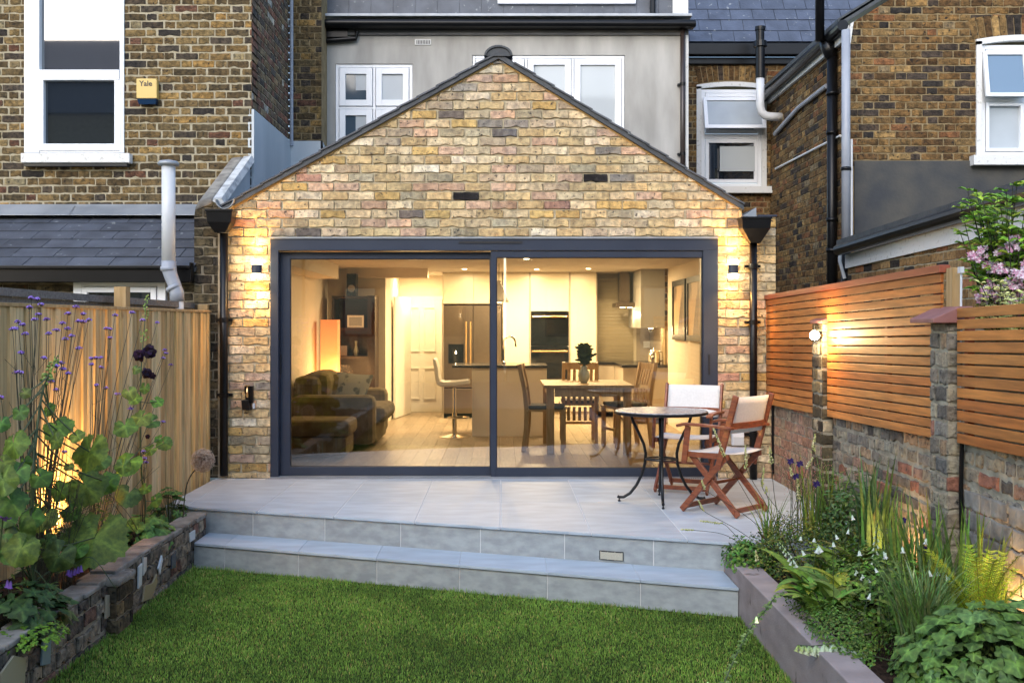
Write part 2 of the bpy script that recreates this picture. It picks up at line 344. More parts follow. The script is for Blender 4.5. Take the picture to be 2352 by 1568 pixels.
dirU = Vector((1, -.347, 0)).normalized(); dirL = Vector((1, -.362, 0)).normalized()
XL, XR = -2.56, 2.43
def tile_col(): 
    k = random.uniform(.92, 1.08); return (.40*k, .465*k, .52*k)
base = MB()
base.prism([(XL, -.02, -.0035), (XR, -.02, -.0035), (XR, YU(XR)+.008, -.0035), (XL, YU(XL)+.008, -.0035)], (0, 0, -.45))
terr = struct(base.build('terrace', 'grout'))
tl = MB(); cp = [(XL, YU(XL)-.012), (XR, YU(XR)-.012), (XR, -.095), (XL, -.095)]
for i in range(-6, 6):
    for j in range(0, 4):
        x0 = i*.6+.004; y1 = -.095-j*1.2; y0 = y1-1.2
        q = clip([(x0, y0+.0025), (x0+.592, y0+.0025), (x0+.592, y1-.0025), (x0, y1-.0025)], cp)
        if len(q) > 2: tl.prism([(a, b, 0) for a, b in q], (0, 0, -.018), tile_col())
tl.build('paving_tiles', 'tile', terr, bevel=.0015)
# drain channel with slots by the threshold
dr = MB(); dr.box((-2.1, -.093, -.015), (1.98, -.035, .003)); dr.build('drain_channel', 'lead_edge', terr)
ds = MB()
for i in range(205): ds.box((-2.08+i*.0198, -.075, .0035), (-2.08+i*.0198+.009, -.052, .0045))
ds.build('drain_slots', 'dark_gap', terr)
def tiled_riser(Yf, dr, z0, z1, phase, xa, xb, name, parent):
    mb = MB(); n = Vector((dr.y, -dr.x, 0)); s = .6*dr.x
    k = math.floor((xa-phase)/s); x = phase+k*s
    while x < xb:
        a = max(x+.003, xa); b = min(x+s-.003, xb)
        if b > a+.01:
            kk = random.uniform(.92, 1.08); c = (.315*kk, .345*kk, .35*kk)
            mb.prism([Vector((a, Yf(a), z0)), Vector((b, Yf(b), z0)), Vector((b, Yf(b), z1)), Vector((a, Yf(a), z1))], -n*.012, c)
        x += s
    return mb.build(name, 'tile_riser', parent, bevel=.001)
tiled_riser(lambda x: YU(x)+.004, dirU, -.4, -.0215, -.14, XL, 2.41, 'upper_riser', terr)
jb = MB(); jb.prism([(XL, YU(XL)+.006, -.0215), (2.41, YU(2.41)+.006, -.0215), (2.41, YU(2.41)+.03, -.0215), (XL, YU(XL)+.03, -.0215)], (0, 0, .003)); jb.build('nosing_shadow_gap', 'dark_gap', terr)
XS = 1.415
lb = MB(); lb.prism([(-2.2, YU(-2.2)+.002, -.1895), (XS, YU(XS)+.002, -.1895), (XS, YL(XS)+.008, -.1895), (-2.2, YL(-2.2)+.008, -.1895)], (0, 0, -.3))
step = struct(lb.build('step', 'grout'))
tr = MB(); s = .6*dirL.x; x = -.27-s*5
cpt = [(-2.2, YL(-2.2)-.012), (XS, YL(XS)-.012), (XS, YU(XS)-.001), (-2.2, YU(-2.2)-.001)]
while x < XS:
    q = clip([(x+.0015, -9), (x+s-.0015, -9), (x+s-.0015, 0), (x+.0015, 0)], cpt)
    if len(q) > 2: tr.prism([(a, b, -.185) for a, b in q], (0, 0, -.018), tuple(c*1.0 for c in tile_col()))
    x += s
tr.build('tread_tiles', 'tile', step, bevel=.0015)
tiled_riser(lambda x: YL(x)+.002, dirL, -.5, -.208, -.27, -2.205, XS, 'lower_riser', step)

# ================================================================== THE BRICK EXTENSION
ext = thing('brick_extension', 'pale yellow stock brick gabled rear extension with a wide grey sliding glass door', 'house extension', (0, 0, 0))
ZD = 2.168; XA, XB = -2.071, 1.953; XW0, XW1 = -2.46, 2.475
AP = (-.02, 3.764); SLL, SLR = .555, .618
zl = lambda x: AP[1]-SLL*(AP[0]-x); zr = lambda x: AP[1]-SLR*(x-AP[0])
EZR = zr(2.17)
gab = [(XW0, ZD), (XW1, ZD), (XW1, 2.345), (2.30, 2.345), (AP[0], AP[1]), (XW0, zl(XW0))]
gab1 = [(XW0, ZD), (2.17, ZD), (2.17, zr(2.17)), AP, (XW0, zl(XW0))]
gab2 = rect(2.17, XW1, ZD, 2.345)
pl = rect(XW0, XA, 0.0, ZD); pr = rect(XB, XW1, 0.0, ZD)
b = MB(); bricks(b, [gab1, gab2, pl, pr], (0, 0, 0), (1, 0, 0), (0, -1, 0), PAL_FRONT, z0=ZD-.0814*60, relief=.015, jit=.0045, chips=.8, joint=.012, u0=.03, special=[(wx(px, 9.6), wz(py, 9.6), (.016, .015, .017)) for px, py in ((1073, 455), (1383, 412), (1368, 436))])
wall = b.build('front_wall', 'brick', ext)
b = MB(); slab(b, [gab1, gab2, pl, pr], (0, .001, 0), (1, 0, 0), (0, -1, 0), .22); b.build('mortar', 'mortar_pale', wall)
b = MB(); b.box((XW0, .222, -.02), (XW0+.055, 3.5, 2.3)); b.build('side_wall', 'mortar_pale', ext)
b = MB(); b.box((XW1-.1, .222, -.02), (XW1, 3.5, 2.3)); b.build('side_wall', 'mortar_pale', ext)
# roof: two slate slopes, verge edges, ridge
def slates(mb, o, u, v, nu, nv, w, h, th=.006, base=(.06, .065, .075), n=None, off=.5, va=.2):
    o = Vector(o); u = Vector(u).normalized(); v = Vector(v).normalized(); n = n or u.cross(v).normalized()
    for j in range(nv):
        for i in range(-1, nu+1):
            a = i*w+(w*off if j % 2 else 0); bb = a+w-.007
            a = max(a, 0); bb = min(bb, nu*w)
            if bb-a < .02: continue
            k = random.uniform(1-va, 1+va); c = tuple(x*k for x in base); e = random.uniform(-.002, .002)
            p = [o+u*a+v*(j*h)+n*(.016+e), o+u*bb+v*(j*h)+n*(.016+e), o+u*bb+v*((j+1)*h+.02)+n*.005, o+u*a+v*((j+1)*h+.02)+n*.005]
            mb.prism(p, n*-th, c)
b = MB()
LLr = math.hypot(2.50, 2.50*SLL); RRr = math.hypot(2.22, 2.22*SLR)
b.prism([(AP[0], -.045, AP[1]), (AP[0]-2.48, -.045, AP[1]-2.48*SLL), (AP[0]-2.48, -.045, AP[1]-2.48*SLL+.045), (AP[0], -.045, AP[1]+.05)], (0, 3.54, 0))
b.prism([(AP[0], -.045, AP[1]), (AP[0]+2.20, -.045, AP[1]-2.20*SLR), (AP[0]+2.20, -.045, AP[1]-2.20*SLR+.045), (AP[0], -.045, AP[1]+.05)], (0, 3.54, 0))
roof = b.build('roof', 'slate_plain', ext)
b = MB()
for sg, sl, ln in ((-1, SLL, 2.48), (1, SLR, 2.20)):
    v = Vector((-sg, 0, sl)).normalized(); o = Vector((AP[0]+sg*ln, -.06, AP[1]-ln*sl+.05)); u = Vector((0, 1, 0))
    n = Vector((sg*sl, 0, 1)).normalized()
    b = MB(); slates(b, o, u, v, 12, int(math.hypot(ln, ln*sl)/.2), .3, .2, th=.014, n=n); b.build('slates', 'slate', roof)
b = MB()
for sg, sl, ln in ((-1, SLL, 2.40), (1, SLR, 2.12)):
    b.prism([(AP[0], -.016, AP[1]-.001), (AP[0]+sg*ln, -.016, AP[1]-ln*sl-.001), (AP[0]+sg*ln, -.016, AP[1]-ln*sl-.018), (AP[0], -.016, AP[1]-.02)], (0, .012, 0))
b.build('verge_pointing', mat('orange_mortar_fillet', (.42, .26, .09), .9), roof)
b = MB(); pts = []
ap = Vector((AP[0], 0, AP[1]+.018))
prof = [(.128*cos(t), .095*sin(t)) for t in [pi*k/14 for k in range(15)]]
inner = [(.108*cos(t), .075*sin(t)) for t in [pi*(14-k)/14 for k in range(15)]]
for i in range(8):
    y = -.075+i*.45
    b.prism([(ap.x+a, y, ap.z+z) for a, z in prof+inner], (0, .44, 0))
b.build('ridge_tile', 'slate_plain', roof, bevel=.003)
b = MB(); b.prism([(ap.x+x_, -.062, ap.z+z_-.002) for x_, z_ in inner], (0, 3.4, 0)); b.build('ridge_mortar', 'slate_plain', roof)
# door opening surround
fr = MB()
yf = -.02
fr.box((XA, yf, 2.045), (XB, .16, 2.150)); fr.box((XA, yf, 0), (XA+.072, .16, 2.045)); fr.box((XB-.132, yf+.001, 0), (XB, .16, 2.045))
frame = fr.build('door_surround', 'alu', ext, bevel=.003)
b = MB(); b.box((XA-.002, -.034, 2.150), (XB+.002, .1, 2.166)); b.build('head_flashing', 'lead', frame)
b = MB(); b.box((-.375, -.027, 2.107), (.195, -.0202, 2.127)); b.build('trickle_vent', 'alu_dark', frame)
b = MB(); b.box((XA, -.03, -.01), (XB, .16, .012)); b.build('threshold', 'lead', frame)
def sash(name, x0, x1, z0, z1, y, st, top, bot, label):
    s_ = MB()
    s_.box((x0, y, z0), (x0+st[0], y+.05, z1)); s_.box((x1-st[1], y, z0), (x1, y+.05, z1))
    s_.box((x0+st[0], y+.001, z1-top), (x1-st[1], y+.05, z1)); s_.box((x0+st[0], y+.001, z0), (x1-st[1], y+.05, z0+bot))
    o = s_.build(name, 'alu', ext, bevel=.002); o['label'] = label
    g_ = MB(); g_.box((x0+st[0]+.004, y+.022, z0+bot+.004), (x1-st[1]-.004, y+.028, z1-top-.004)); g_.build('glass', 'glass', o)
    g_ = MB(); t = .006
    for a, c in (((x0+st[0], y+.012, z0+bot), (x0+st[0]+t, y+.034, z1-top)), ((x1-st[1]-t, y+.012, z0+bot), (x1-st[1], y+.034, z1-top)), ((x0+st[0]+t, y+.012, z1-top-t), (x1-st[1]-t, y+.034, z1-top)), ((x0+st[0]+t, y+.012, z0+bot), (x1-st[1]-t, y+.034, z0+bot+t))):
        g_.box(a, c)
    g_.build('glazing_bead', 'alu_dark', o)
    return o
sl = sash('sliding_sash', XA+.074, -.045, .014, 2.035, .06, (.088, .05), .060, .075, 'left sliding sash set back behind the right pane')
sr = sash('fixed_sash', -.088, XB-.134, .012, 2.043, -.005, (.050, .004), .060, .075, 'right pane set flush at the front')
b = MB(); b.box((-2.03+.028, .052, .93), (-2.03+.044, .0595, 1.11)); b.build('handle', 'alu_dark', sl)
b = MB(); b.box((1.865, -.027, .93), (1.880, -.0202, 1.11)); b.build('handle', 'alu_dark', frame)

# ------------------------------------------------------------------ interior shell (parts of the extension)
IX0, IX1 = -2.40, 2.32; CE = 2.15; YB = 7.3
b = MB(); b.box((IX0-.05, .2, -.1), (IX1+.05, YB+.1, -.021)); b.build('interior_subfloor', 'in_floor', ext)
b = MB(); w = .15
for i in range(int((IX1-IX0)/w)+1):
    y = .19-random.random()*1.2
    while y < YB:
        y1 = y+random.uniform(1., 1.6); k = random.uniform(.8, 1.2); c = (.29*k, .23*k, .165*k)
        a0 = max(y, .19); b.box((IX0+i*w+.001, a0, -.02), (min(IX0+(i+1)*w-.001, IX1), min(y1-.002, YB), 0.0), c) if y1 > .2 else None
        y = y1
b.build('floorboards', 'in_floor', ext, bevel=.001)
b = MB(); b.box((IX0-.04, .225, 0), (IX0, 5.2, CE)); b.box((IX0-.04, 5.2, 0), (-1.60, 5.35, CE)); b.box((-1.70, 5.35, 0), (-1.60, YB, CE))
b.box((-1.6, YB, 0), (-.85, YB+.1, CE)); b.box((-.845, 6.9, 0), (IX1, YB, CE)); b.box((IX1, .225, 0), (IX1+.04, 6.9, CE))
b.build('interior_wall', 'in_wall', ext)
b = MB(); b.box((IX0-.04, .225, CE), (IX1+.04, YB+.1, CE+.06)); b.build('ceiling', 'in_ceil2', ext)
b = MB(); b.box((IX0, .3, 1.97), (-2.1, 4.2, CE)); b.box((-2.1, 5.0, 2.02), (-1.0, 5.19, CE)); b.build('boxed_beam', 'in_wall', ext)
# white panelled hall door
dx0, dx1 = wx(921, 16.8), wx(1015, 16.8); zt = wz(687, 16.8)
b = MB(); b.box((dx0, YB-.05, 0.0), (dx1, YB-.005, zt))
for cx0, cx1 in ((dx0+.10, dx0+.29), (dx1-.29, dx1-.10)):
    for z0, z1 in ((.20, .70), (.95, zt-.12)):
        for a, c in (((cx0, z0), (cx1, z0+.02)), ((cx0, z1-.02), (cx1, z1)), ((cx0, z0+.02), (cx0+.02, z1-.02)), ((cx1-.02, z0+.02), (cx1, z1-.02))):
            b.box((a[0], YB-.068, a[1]), (c[0], YB-.0505, c[1]))
dr_ = b.build('hall_door', 'in_ceil', ext, bevel=.002)
b = MB(); b.box((dx0-.05, YB-.03, 0), (dx0-.002, YB-.001, zt+.05)); b.box((dx0-.002, YB-.03, zt+.002), (dx1+.02, YB-.001, zt+.05)); b.build('architrave', 'in_ceil', dr_)
b = MB(); b.prism([(-1.57, 6.0, .01), (-1.42, 6.9, .01), (-1.39, 6.9, .01), (-1.54, 6.0, .01)], (0, 0, 1.78)); b.build('open_hall_door', 'in_ceil', ext)

# ------------------------------------------------------------------ hoppers, gutters on the extension
def hopper(parent, cx, zt_, w, h, y=-.14, down=None, cone=False):
    b = MB(); d = .13
    wb = .045
    lv = [(w/2, zt_), (w/2*.93, zt_-h*.45), (wb, zt_-h)]
    if cone is False: lv = [(w/2, zt_), (w/2*.9, zt_-h*.55), (w/2*.6, zt_-h*.85), (wb, zt_-h)]
    vs = []; fs = []
    for r, z in lv:
        dd = d/2*(r/(w/2))+.02
        vs += [(cx-r, y-dd, z), (cx+r, y-dd, z), (cx+r, y+dd, z), (cx-r, y+dd, z)]
    for i in range(len(lv)-1):
        for k in range(4): fs.append((4*i+k, 4*i+(k+1) % 4, 4*i+4+(k+1) % 4, 4*i+4+k))
    fs.append((0, 1, 2, 3)); b.add(vs, fs)
    b.box((cx-w/2-.006, y-d/2-.027, zt_-.018), (cx+w/2+.006, y+d/2+.027, zt_+.001))
    return b.build('rain_hopper', 'black_plastic', parent, bevel=.003)
def downpipe(parent, x, z0, z1, r=.034, y=-.075, m='black_plastic', brackets=(), name='downpipe'):
    b = MB(); b.tube([(x, y, z0), (x, y, z1)], r, 16)
    o = b.build(name, m, parent, smooth=True)
    for z in brackets: k = MB(); k.tube([(x, y, z-.02), (x, y, z+.02)], r+.006, 16); k.box((x-.07, y+.02, z-.012), (x+.07, y+.06, z+.012)); k.build('pipe_bracket', m, o)
    return o
hopper(ext, wx(511, 9.5), wz(484, 9.5), .235, .20)
downpipe(ext, wx(514, 9.52), .03, wz(520, 9.52), .036, brackets=(.75, 1.42))
b = MB(); b.lathe((wx(514, 9.52), -.075, wz(530, 9.5)), [(.04, -.02), (.043, -.018), (.043, .015), (.038, .02)]); b.build('pipe_collar', 'lead', ext)
hopper(ext, wx(1733, 9.46), wz(500, 9.46), .262, .225, cone=True)
downpipe(ext, wx(1731, 9.5), .0, wz(545, 9.5), .034, y=-.09, brackets=(.4, 1.40, 1.9))
# lead lining dropping into the hoppers
b = MB(); cx = wx(521, 9.6); n = 10
pr = [(cx+.085*cos(pi+pi*k/n), 2.50+.09*sin(pi+pi*k/n)) for k in range(n+1)]
pr2 = [(cx+.078*cos(pi+pi*k/n), 2.50+.083*sin(pi+pi*k/n)) for k in range(n, -1, -1)]
b.prism([(a, -.09, z) for a, z in pr+pr2], (0, 1.2, 0)); b.build('lead_valley', 'lead', ext, smooth=False)
b = MB(); X1, X2, Z1 = wx(1708, 9.5), wx(1738, 9.5), wz(494, 9.5)
b.prism([(X1, -.06, Z1), (X2, -.06, Z1-.01), (X2, -.06, wz(476, 9.5)), (X1+.02, -.06, Z1+.008)], (0, .006, 0)); b.prism([(X2, -.06, Z1-.01), (X2, .5, Z1), (X2, .5, wz(476, 9.5)), (X2, -.06, wz(476, 9.5))], (.006, 0, 0))
b.box((X1, -.10, Z1-.012), (X2, .3, Z1)); b.build('lead_flap', 'lead', ext)
b = MB(); b.box((wx(1738, 9.6), -.03, 2.347), (wx(1783, 9.6), .25, wz(494, 9.6))); b.build('parapet_cap', 'alu', ext, bevel=.003)

# ================================================================== window maker for the houses
def window(parent, x0, x1, z0, z1, y, cols, rows, fw=.06, sash=.045, panes='pane', mu=.035, d=.07, proud=.012, skip=()):
    """cols/rows: fractional boundaries; panes: material key or dict (i, j) -> key"""
    f = MB(); f.box((x0, y-d, z0), (x0+fw, y, z1)); f.box((x1-fw, y-d, z0), (x1, y, z1)); f.box((x0+fw, y-d, z1-fw), (x1-fw, y, z1)); f.box((x0+fw, y-d, z0), (x1-fw, y, z0+fw))
    X = lambda t: x0+fw+(x1-x0-2*fw)*t
    Z = lambda t: z0+fw+(z1-z0-2*fw)*t
    for t in cols[1:-1]: f.box((X(t)-mu/2, y-d+.004, z0+fw), (X(t)+mu/2, y-.004, z1-fw))
    o = None
    for t in rows[1:-1]:
        for i in range(len(cols)-1):
            a = X(cols[i])+(mu/2 if i else 0); c = X(cols[i+1])-(mu/2 if i < len(cols)-2 else 0)
            f.box((a, y-d+.004, Z(t)-mu/2), (c, y-.004, Z(t)+mu/2))
    o = f.build('window', 'upvc', parent, bevel=.004)
    s = MB(); ps = []
    for i in range(len(cols)-1):
        for j in range(len(rows)-1):
            a = X(cols[i])+(mu/2 if i else 0)+.006; c = X(cols[i+1])-(mu/2 if i < len(cols)-2 else 0)-.006
            e = Z(rows[j])+(mu/2 if j else 0)+.006; h = Z(rows[j+1])-(mu/2 if j < len(rows)-2 else 0)-.006
            yy = y-d-proud
            if (i, j) not in skip:
                s.box((a, yy, e), (a+sash, y-.02, h)); s.box((c-sash, yy, e), (c, y-.02, h)); s.box((a+sash, yy, h-sash), (c-sash, y-.02, h)); s.box((a+sash, yy, e), (c-sash, y-.02, e+sash))
                ps.append(((i, j), a+sash, c-sash, e+sash, h-sash))
            else: ps.append(((i, j), a-.006, c+.006, e-.006, h+.006))
    if s.v: s.build('sash', 'upvc', o, bevel=.003)
    for key, a, c, e, h in ps:
        m_ = panes if isinstance(panes, str) else panes.get(key, 'pane')
        p = MB(); p.box((a-.003, y-.045, e-.003), (c+.003, y-.035, h+.003)); p.build('pane', m_, o)
    return o

# ================================================================== LEFT NEIGHBOUR: brown brick house with lean-to
lh = thing('brick_house', 'weathered brown brick house on the left with a tall white sash window', 'house', (-4.5, 1.2, 0))
YL1 = 1.2; DL = DIST+YL1
wx0, wx1 = wx(58, DL), wx(281, DL); wz0 = wz(352, DL); wz1 = 5.3
polys = [rect(-6.6, wx0, 2.4, 5.6), rect(wx1, -2.525, 2.4, 5.6), rect(wx0, wx1, 2.4, wz0)]
b = MB(); bricks(b, polys, (0, YL1, 0), (1, 0, 0), (0, -1, 0), PAL_LEFT, course=.0795, L=.232, joint=.016, bond='flemish', z0=0, relief=.005, jit=.005, wob=.003, chips=.5)
hw = b.build('wall', 'brick_dark', lh)
b = MB(); slab(b, polys+[rect(-6.6, -2.525, 0, 2.4)], (0, YL1+.001, 0), (1, 0, 0), (0, -1, 0), .3); b.build('mortar', 'mortar_left', hw)
# return (side) wall and recessed face
sp = [rect(YL1, 3.1, 3.56, 5.9)]
b = MB(); bricks(b, sp, (-2.524, 0, 0), (0, 1, 0), (1, 0, 0), PAL_SIDE, course=.0795, L=.232, joint=.013, bond='flemish', relief=.006, jit=.005, chips=.4)
o = b.build('side_wall', 'brick_dark', lh); b = MB(); slab(b, sp, (-2.525, 0, 0), (0, 1, 0), (1, 0, 0), .28); b.build('mortar', 'mortar_left', o)
sp = [rect(-2.52, -2.135, 3.56, 6.2)]
b = MB(); bricks(b, sp, (0, 3.1, 0), (1, 0, 0), (0, -1, 0), PAL_LEFT[:6], course=.0795, L=.232, joint=.011, bond='flemish', relief=.006, jit=.005)
o = b.build('rear_return_wall', 'brick_dark', lh); b = MB(); slab(b, sp, (0, 3.101, 0), (1, 0, 0), (0, -1, 0), .45); b.build('mortar', 'mortar_right', o)
b = MB(); b.box((-2.56, YL1-.001, 2.2), (-2.50, 3.098, 3.56)); b.box((-2.499, 3.075, 2.2), (-2.12, 3.1, 3.56)); b.prism([(-2.12, 3.075, 2.2), (-2.12, 3.5, 2.2), (-2.12, 3.5, 3.5), (-2.12, 3.075, 3.56)], (-.02, 0, 0)); b.build('cement_render', 'render_blue', lh)
b = MB(); b.tube([(-2.485, 3.06, 3.5), (-2.485, 3.06, 6.0)], .022, 10); b.build('corner_pipe', 'grey_pipe', lh)
# the sash window
w_ = thing if False else None
X0, X1 = wx(55, DL-.02), wx(282, DL-.02)
f = MB(); ya, yb = YL1-.02, YL1+.07
f.box((X0, ya, wz0), (wx(92, DL), yb, wz1)); f.box((wx(276, DL), ya, wz0), (X1+.012, yb, wz1))
f.box((wx(92, DL), ya+.01, wz0), (wx(276, DL), yb, wz(345, DL))); f.box((wx(92, DL), ya-.012, wz(186, DL)), (wx(276, DL), yb, wz(162, DL)))
wo_ = f.build('window', 'upvc', lh, bevel=.006)
s_ = MB(); za, zb, xa, xb = wz(347, DL), wz(184, DL), wx(92, DL), wx(278, DL)
s_.box((xa, ya-.006, za), (xa+.045, yb-.02, zb)); s_.box((xb-.06, ya-.006, za), (xb, yb-.02, zb)); s_.box((xa+.045, ya-.006, za), (xb-.06, yb-.02, za+.07)); s_.build('sash', 'upvc', wo_, bevel=.004)
p = MB(); p.box((xa+.04, YL1+.03, za+.06), (xb-.05, YL1+.04, zb)); p.build('pane', 'pane', wo_)
p = MB(); p.box((wx(88, DL), YL1+.045, wz(163, DL)), (wx(279, DL), YL1+.055, 5.3)); p.build('pane', mat('mirror_like_upper_pane', (.05, .05, .055), .02, ior=3.2), wo_)
b = MB(); b.box((wx(50, DL-.08), YL1-.11, wz(374, DL-.1)), (wx(300, DL-.08), YL1-.0145, wz(352, DL-.1))); b.build('window_sill', 'old_white', wo_, bevel=.008)
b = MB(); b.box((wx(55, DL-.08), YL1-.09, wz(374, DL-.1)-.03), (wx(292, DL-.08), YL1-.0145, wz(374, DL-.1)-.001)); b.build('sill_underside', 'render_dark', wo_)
# lean-to
zTop, zEv = wz(492, DL-.05), wz(609, DIST)
b = MB(); b.prism([(-7, -.03, zEv-.03), (-7, YL1-.02, zTop-.03), (-7, YL1-.02, zTop-.06), (-7, -.03, zEv-.06)], (4.26, 0, 0)); lr = b.build('lean_to_roof', 'slate_plain', lh)
b = MB(); v = Vector((0, YL1+.03, zTop-zEv)); ln = v.length
slates(b, (-7, -.045, zEv-.02), (1, 0, 0), v, 11, 6, 4.26/11, ln/6, th=.008, base=(.062, .07, .088), va=.14); b.build('slates', 'slate', lr)
b = MB()
for i in range(5):
    x0 = -7.1+i*.93-.0; x1 = x0+.95
    b.prism([(x0, YL1-.006-.002*(i % 2), wz(469, DL)), (x0, YL1-.03, wz(474, DL)), (x0, YL1-.17, wz(497, DL-.12)+.012), (x0, YL1-.17, wz(497, DL-.12)+.006), (x0, YL1-.0145, wz(476, DL)-.03)], (min(x1, -2.74)-x0, 0, 0))
b.build('lead_flashing', 'lead', lr, bevel=.002)
b = MB(); b.box((-7, -.115, wz(648, 9.5)), (-2.77, -.03, wz(611, 9.5)-.01)); b.box((-7, -.14, wz(618, 9.5)), (-2.76, -.114, wz(610, 9.5)));
gt = b.build('gutter', 'black_plastic', lh, bevel=.006)
b = MB(); b.box((-2.7695, -.12, wz(646, 9.5)), (-2.755, -.03, wz(603, 9.5))); b.build('gutter_end_stop', 'black_plastic', gt)
pol = [rect(-7, wx(170, 9.65), 0.3, 1.82), rect(wx(384, 9.65), -2.76, 0.3, 1.82)]
for q in pol: b = MB(); bricks(b, [q], (0, .06, 0), (1, 0, 0), (0, -1, 0), PAL_PIER+[(8, (.22, .19, .15))], course=.0795, L=.232, joint=.013, relief=.006, jit=.005); o = b.build('lean_to_wall', 'brick_dark', lh)
b = MB(); slab(b, pol+[rect(-7, -2.76, -.4, .3)], (0, .061, 0), (1, 0, 0), (0, -1, 0), .2); b.build('mortar', 'mortar_old', o)
window(lh, wx(172, 9.66), wx(383, 9.66), .6, 1.80, .09, (0, 1), (0, 1), fw=.075, sash=.05)
# party wall pier between gardens, with sloping coping
pw = [[(-2.765, 0), (-2.535, 0), (-2.535, 2.46), (-2.60, 2.49), (-2.68, 2.49), (-2.75, 2.44), (-2.765, 2.36)]]
b = MB(); bricks(b, pw, (0, .02, 0), (1, 0, 0), (0, -1, 0), PAL_PIER, course=.086, L=.235, joint=.014, relief=.010, jit=.007, z0=.02, wob=.004)
pier = b.build('party_wall_end', 'brick_dark', lh); b = MB(); slab(b, pw, (0, .0215, 0), (1, 0, 0), (0, -1, 0), .2); b.build('mortar', 'mortar_old', pier)
b = MB(); b.prism([(-2.765, .2, 1.6), (-2.765, 1.19, 1.6), (-2.765, 1.19, 2.99), (-2.765, .2, 2.5)], (.228, 0, 0)); b.build('party_wall', 'render_blue', lh)
b = MB(); b.prism([(-2.765, .0, 2.40), (-2.72, .0, 2.495), (-2.60, .0, 2.51), (-2.60, .0, 2.46)], (0, 1.17, .57)); b.build('mortar_coping', 'concrete', lh, bevel=.02)
b = MB(); b.prism([(-2.5995, .02, 2.465), (-2.5995, .02, 2.512), (-2.52, .02, 2.52), (-2.49, .02, 2.46)], (0, 1.17, .57)); b.build('whitewashed_coping', mat('whitewash', (.30, .31, .31), .9, (.52, .53, .52), 9, bump=.5, lo=.4, hi=.55), lh)
b = MB(); b.box((-2.545, -.008, 0), (-2.463, .0195, 2.40)); b.build('side_return_mortar', 'mortar_old', lh)
# soil vent pipe
vp = thing('vent_pipe', 'pale grey soil vent pipe with domed cap rising in front of the slate lean-to', 'pipe', (wx(388, 9.3), -.3, 0))
X = lambda px: wx(px, 9.3); Zz = lambda py: wz(py, 9.3)
b = MB(); b.tube([(X(387), -.3, Zz(605)), (X(387), -.3, Zz(378))], .058, 20); b.build('upper_pipe', 'white_pipe', vp, smooth=True)
b = MB(); b.lathe((X(387), -.3, Zz(374)), [(.05, -.03), (.088, -.022), (.092, -.004), (.075, .014), (.02, .026)], 24); b.build('cap', 'lead', vp, smooth=True)
b = MB(); b.tube([(X(388), -.3, Zz(600)), (X(388), -.3, Zz(618)), (X(393), -.3, Zz(634)), (X(400), -.3, Zz(652)), (X(406), -.3, Zz(672)), (X(407), -.3, Zz(692))], [.063, .063, .058, .056, .062, .062], 20)
b.tube([(X(387), -.3, Zz(622)), (X(387), -.3, Zz(612))], .068, 20); b.tube([(X(401), -.3, Zz(664)), (X(397), -.3, Zz(656))], .068, 20); b.build('offset_bend', 'grey_pipe', vp, smooth=True)
b = MB(); b.tube([(X(407), -.3, Zz(690)), (X(407), -.3, -.3)], .055, 20); b.build('lower_pipe', 'white_pipe', vp, smooth=True)

# ================================================================== OUR HOUSE: grey rendered rear wall
rh = thing('rendered_house', 'grey rendered house wall with white casement windows rising behind the brick gable', 'house', (0, 3.5, 0))
YR = 3.5; DR = DIST+YR
zt = wz(62, DR)
W1 = (wx(770, DR), wx(948, DR), 3.35, wz(147, DR)); W2 = (wx(1085, DR), wx(1435, DR), 3.35, wz(127, DR))
b = MB()
for q in (rect(-2.14, W1[0], 2.2, zt), rect(W1[1], W2[0], 2.2, zt), rect(W2[1], 2.30, 2.2, zt), rect(W1[0], W1[1], 2.2, W1[2]), rect(W1[0], W1[1], W1[3], zt), rect(W2[0], W2[1], 2.2, W2[2]), rect(W2[0], W2[1], W2[3], zt)):
    b.prism([(a, YR, z) for a, z in q], (0, .2, 0))
b.build('rendered_wall', 'render', rh)
b = MB(); b.box((-2.14, YR+.2, 2.2), (2.30, YR+.25, 5.1)); b.build('inner_wall', 'render_dark', rh)
P_ = {(0, 0): 'pane_half', (0, 1): 'pane_half', (1, 0): 'pane_frost', (1, 1): 'pane_frost'}
M['pane_half'] = mat('curtained_pane', (.05, .075, .10), .05, ior=1.6)
wq = window(rh, W1[0]+.003, W1[1]-.003, W1[2], W1[3]-.003, YR+.075, (0, .5, 1), (0, .57, 1), fw=.04, sash=.075, panes={(0, 0): 'pane_half', (0, 1): 'pane_half', (1, 0): 'pane_frost', (1, 1): 'pane_frost'}, mu=.03, d=.06)
window(rh, W2[0]+.003, W2[1]-.003, W2[2], W2[3]-.003, YR+.075, (0, .345, .665, 1), (0, 1), fw=.035, sash=.075, panes={(0, 0): 'pane_blind', (1, 0): 'pane_blind', (2, 0): 'pane_blind'}, mu=.03, d=.06)
for pa, pb in ((817, 848), ):
    for qa, qb in ((208, 163), (420, 240)):
        b = MB(); b.box((wx(pa, DR+.03), YR+.027, wz(qa, DR+.03)), (wx(pb, DR+.03), YR+.0295, wz(qb, DR+.03))); b.build('curtain', 'pane_frost', wq)
b = MB(); b.box((-1.9, YR-.03, wz(82, DR)), (2.3, YR-.001, wz(64, DR)))
b.build('fascia', mat('weathered_fascia', (.11, .11, .115), .7, (.17, .165, .16), 3, (1, 1, 6)), rh)
b = MB(); b.box((-2.14, YR-.15, wz(66, DR-.1)), (2.36, YR-.03, wz(48, DR-.1))); b.tube([(-2.14, YR-.15, wz(56, DR-.1)), (2.37, YR-.15, wz(58, DR-.1))], .045, 12)
b.build('gutter', 'black_plastic', rh, bevel=.01)
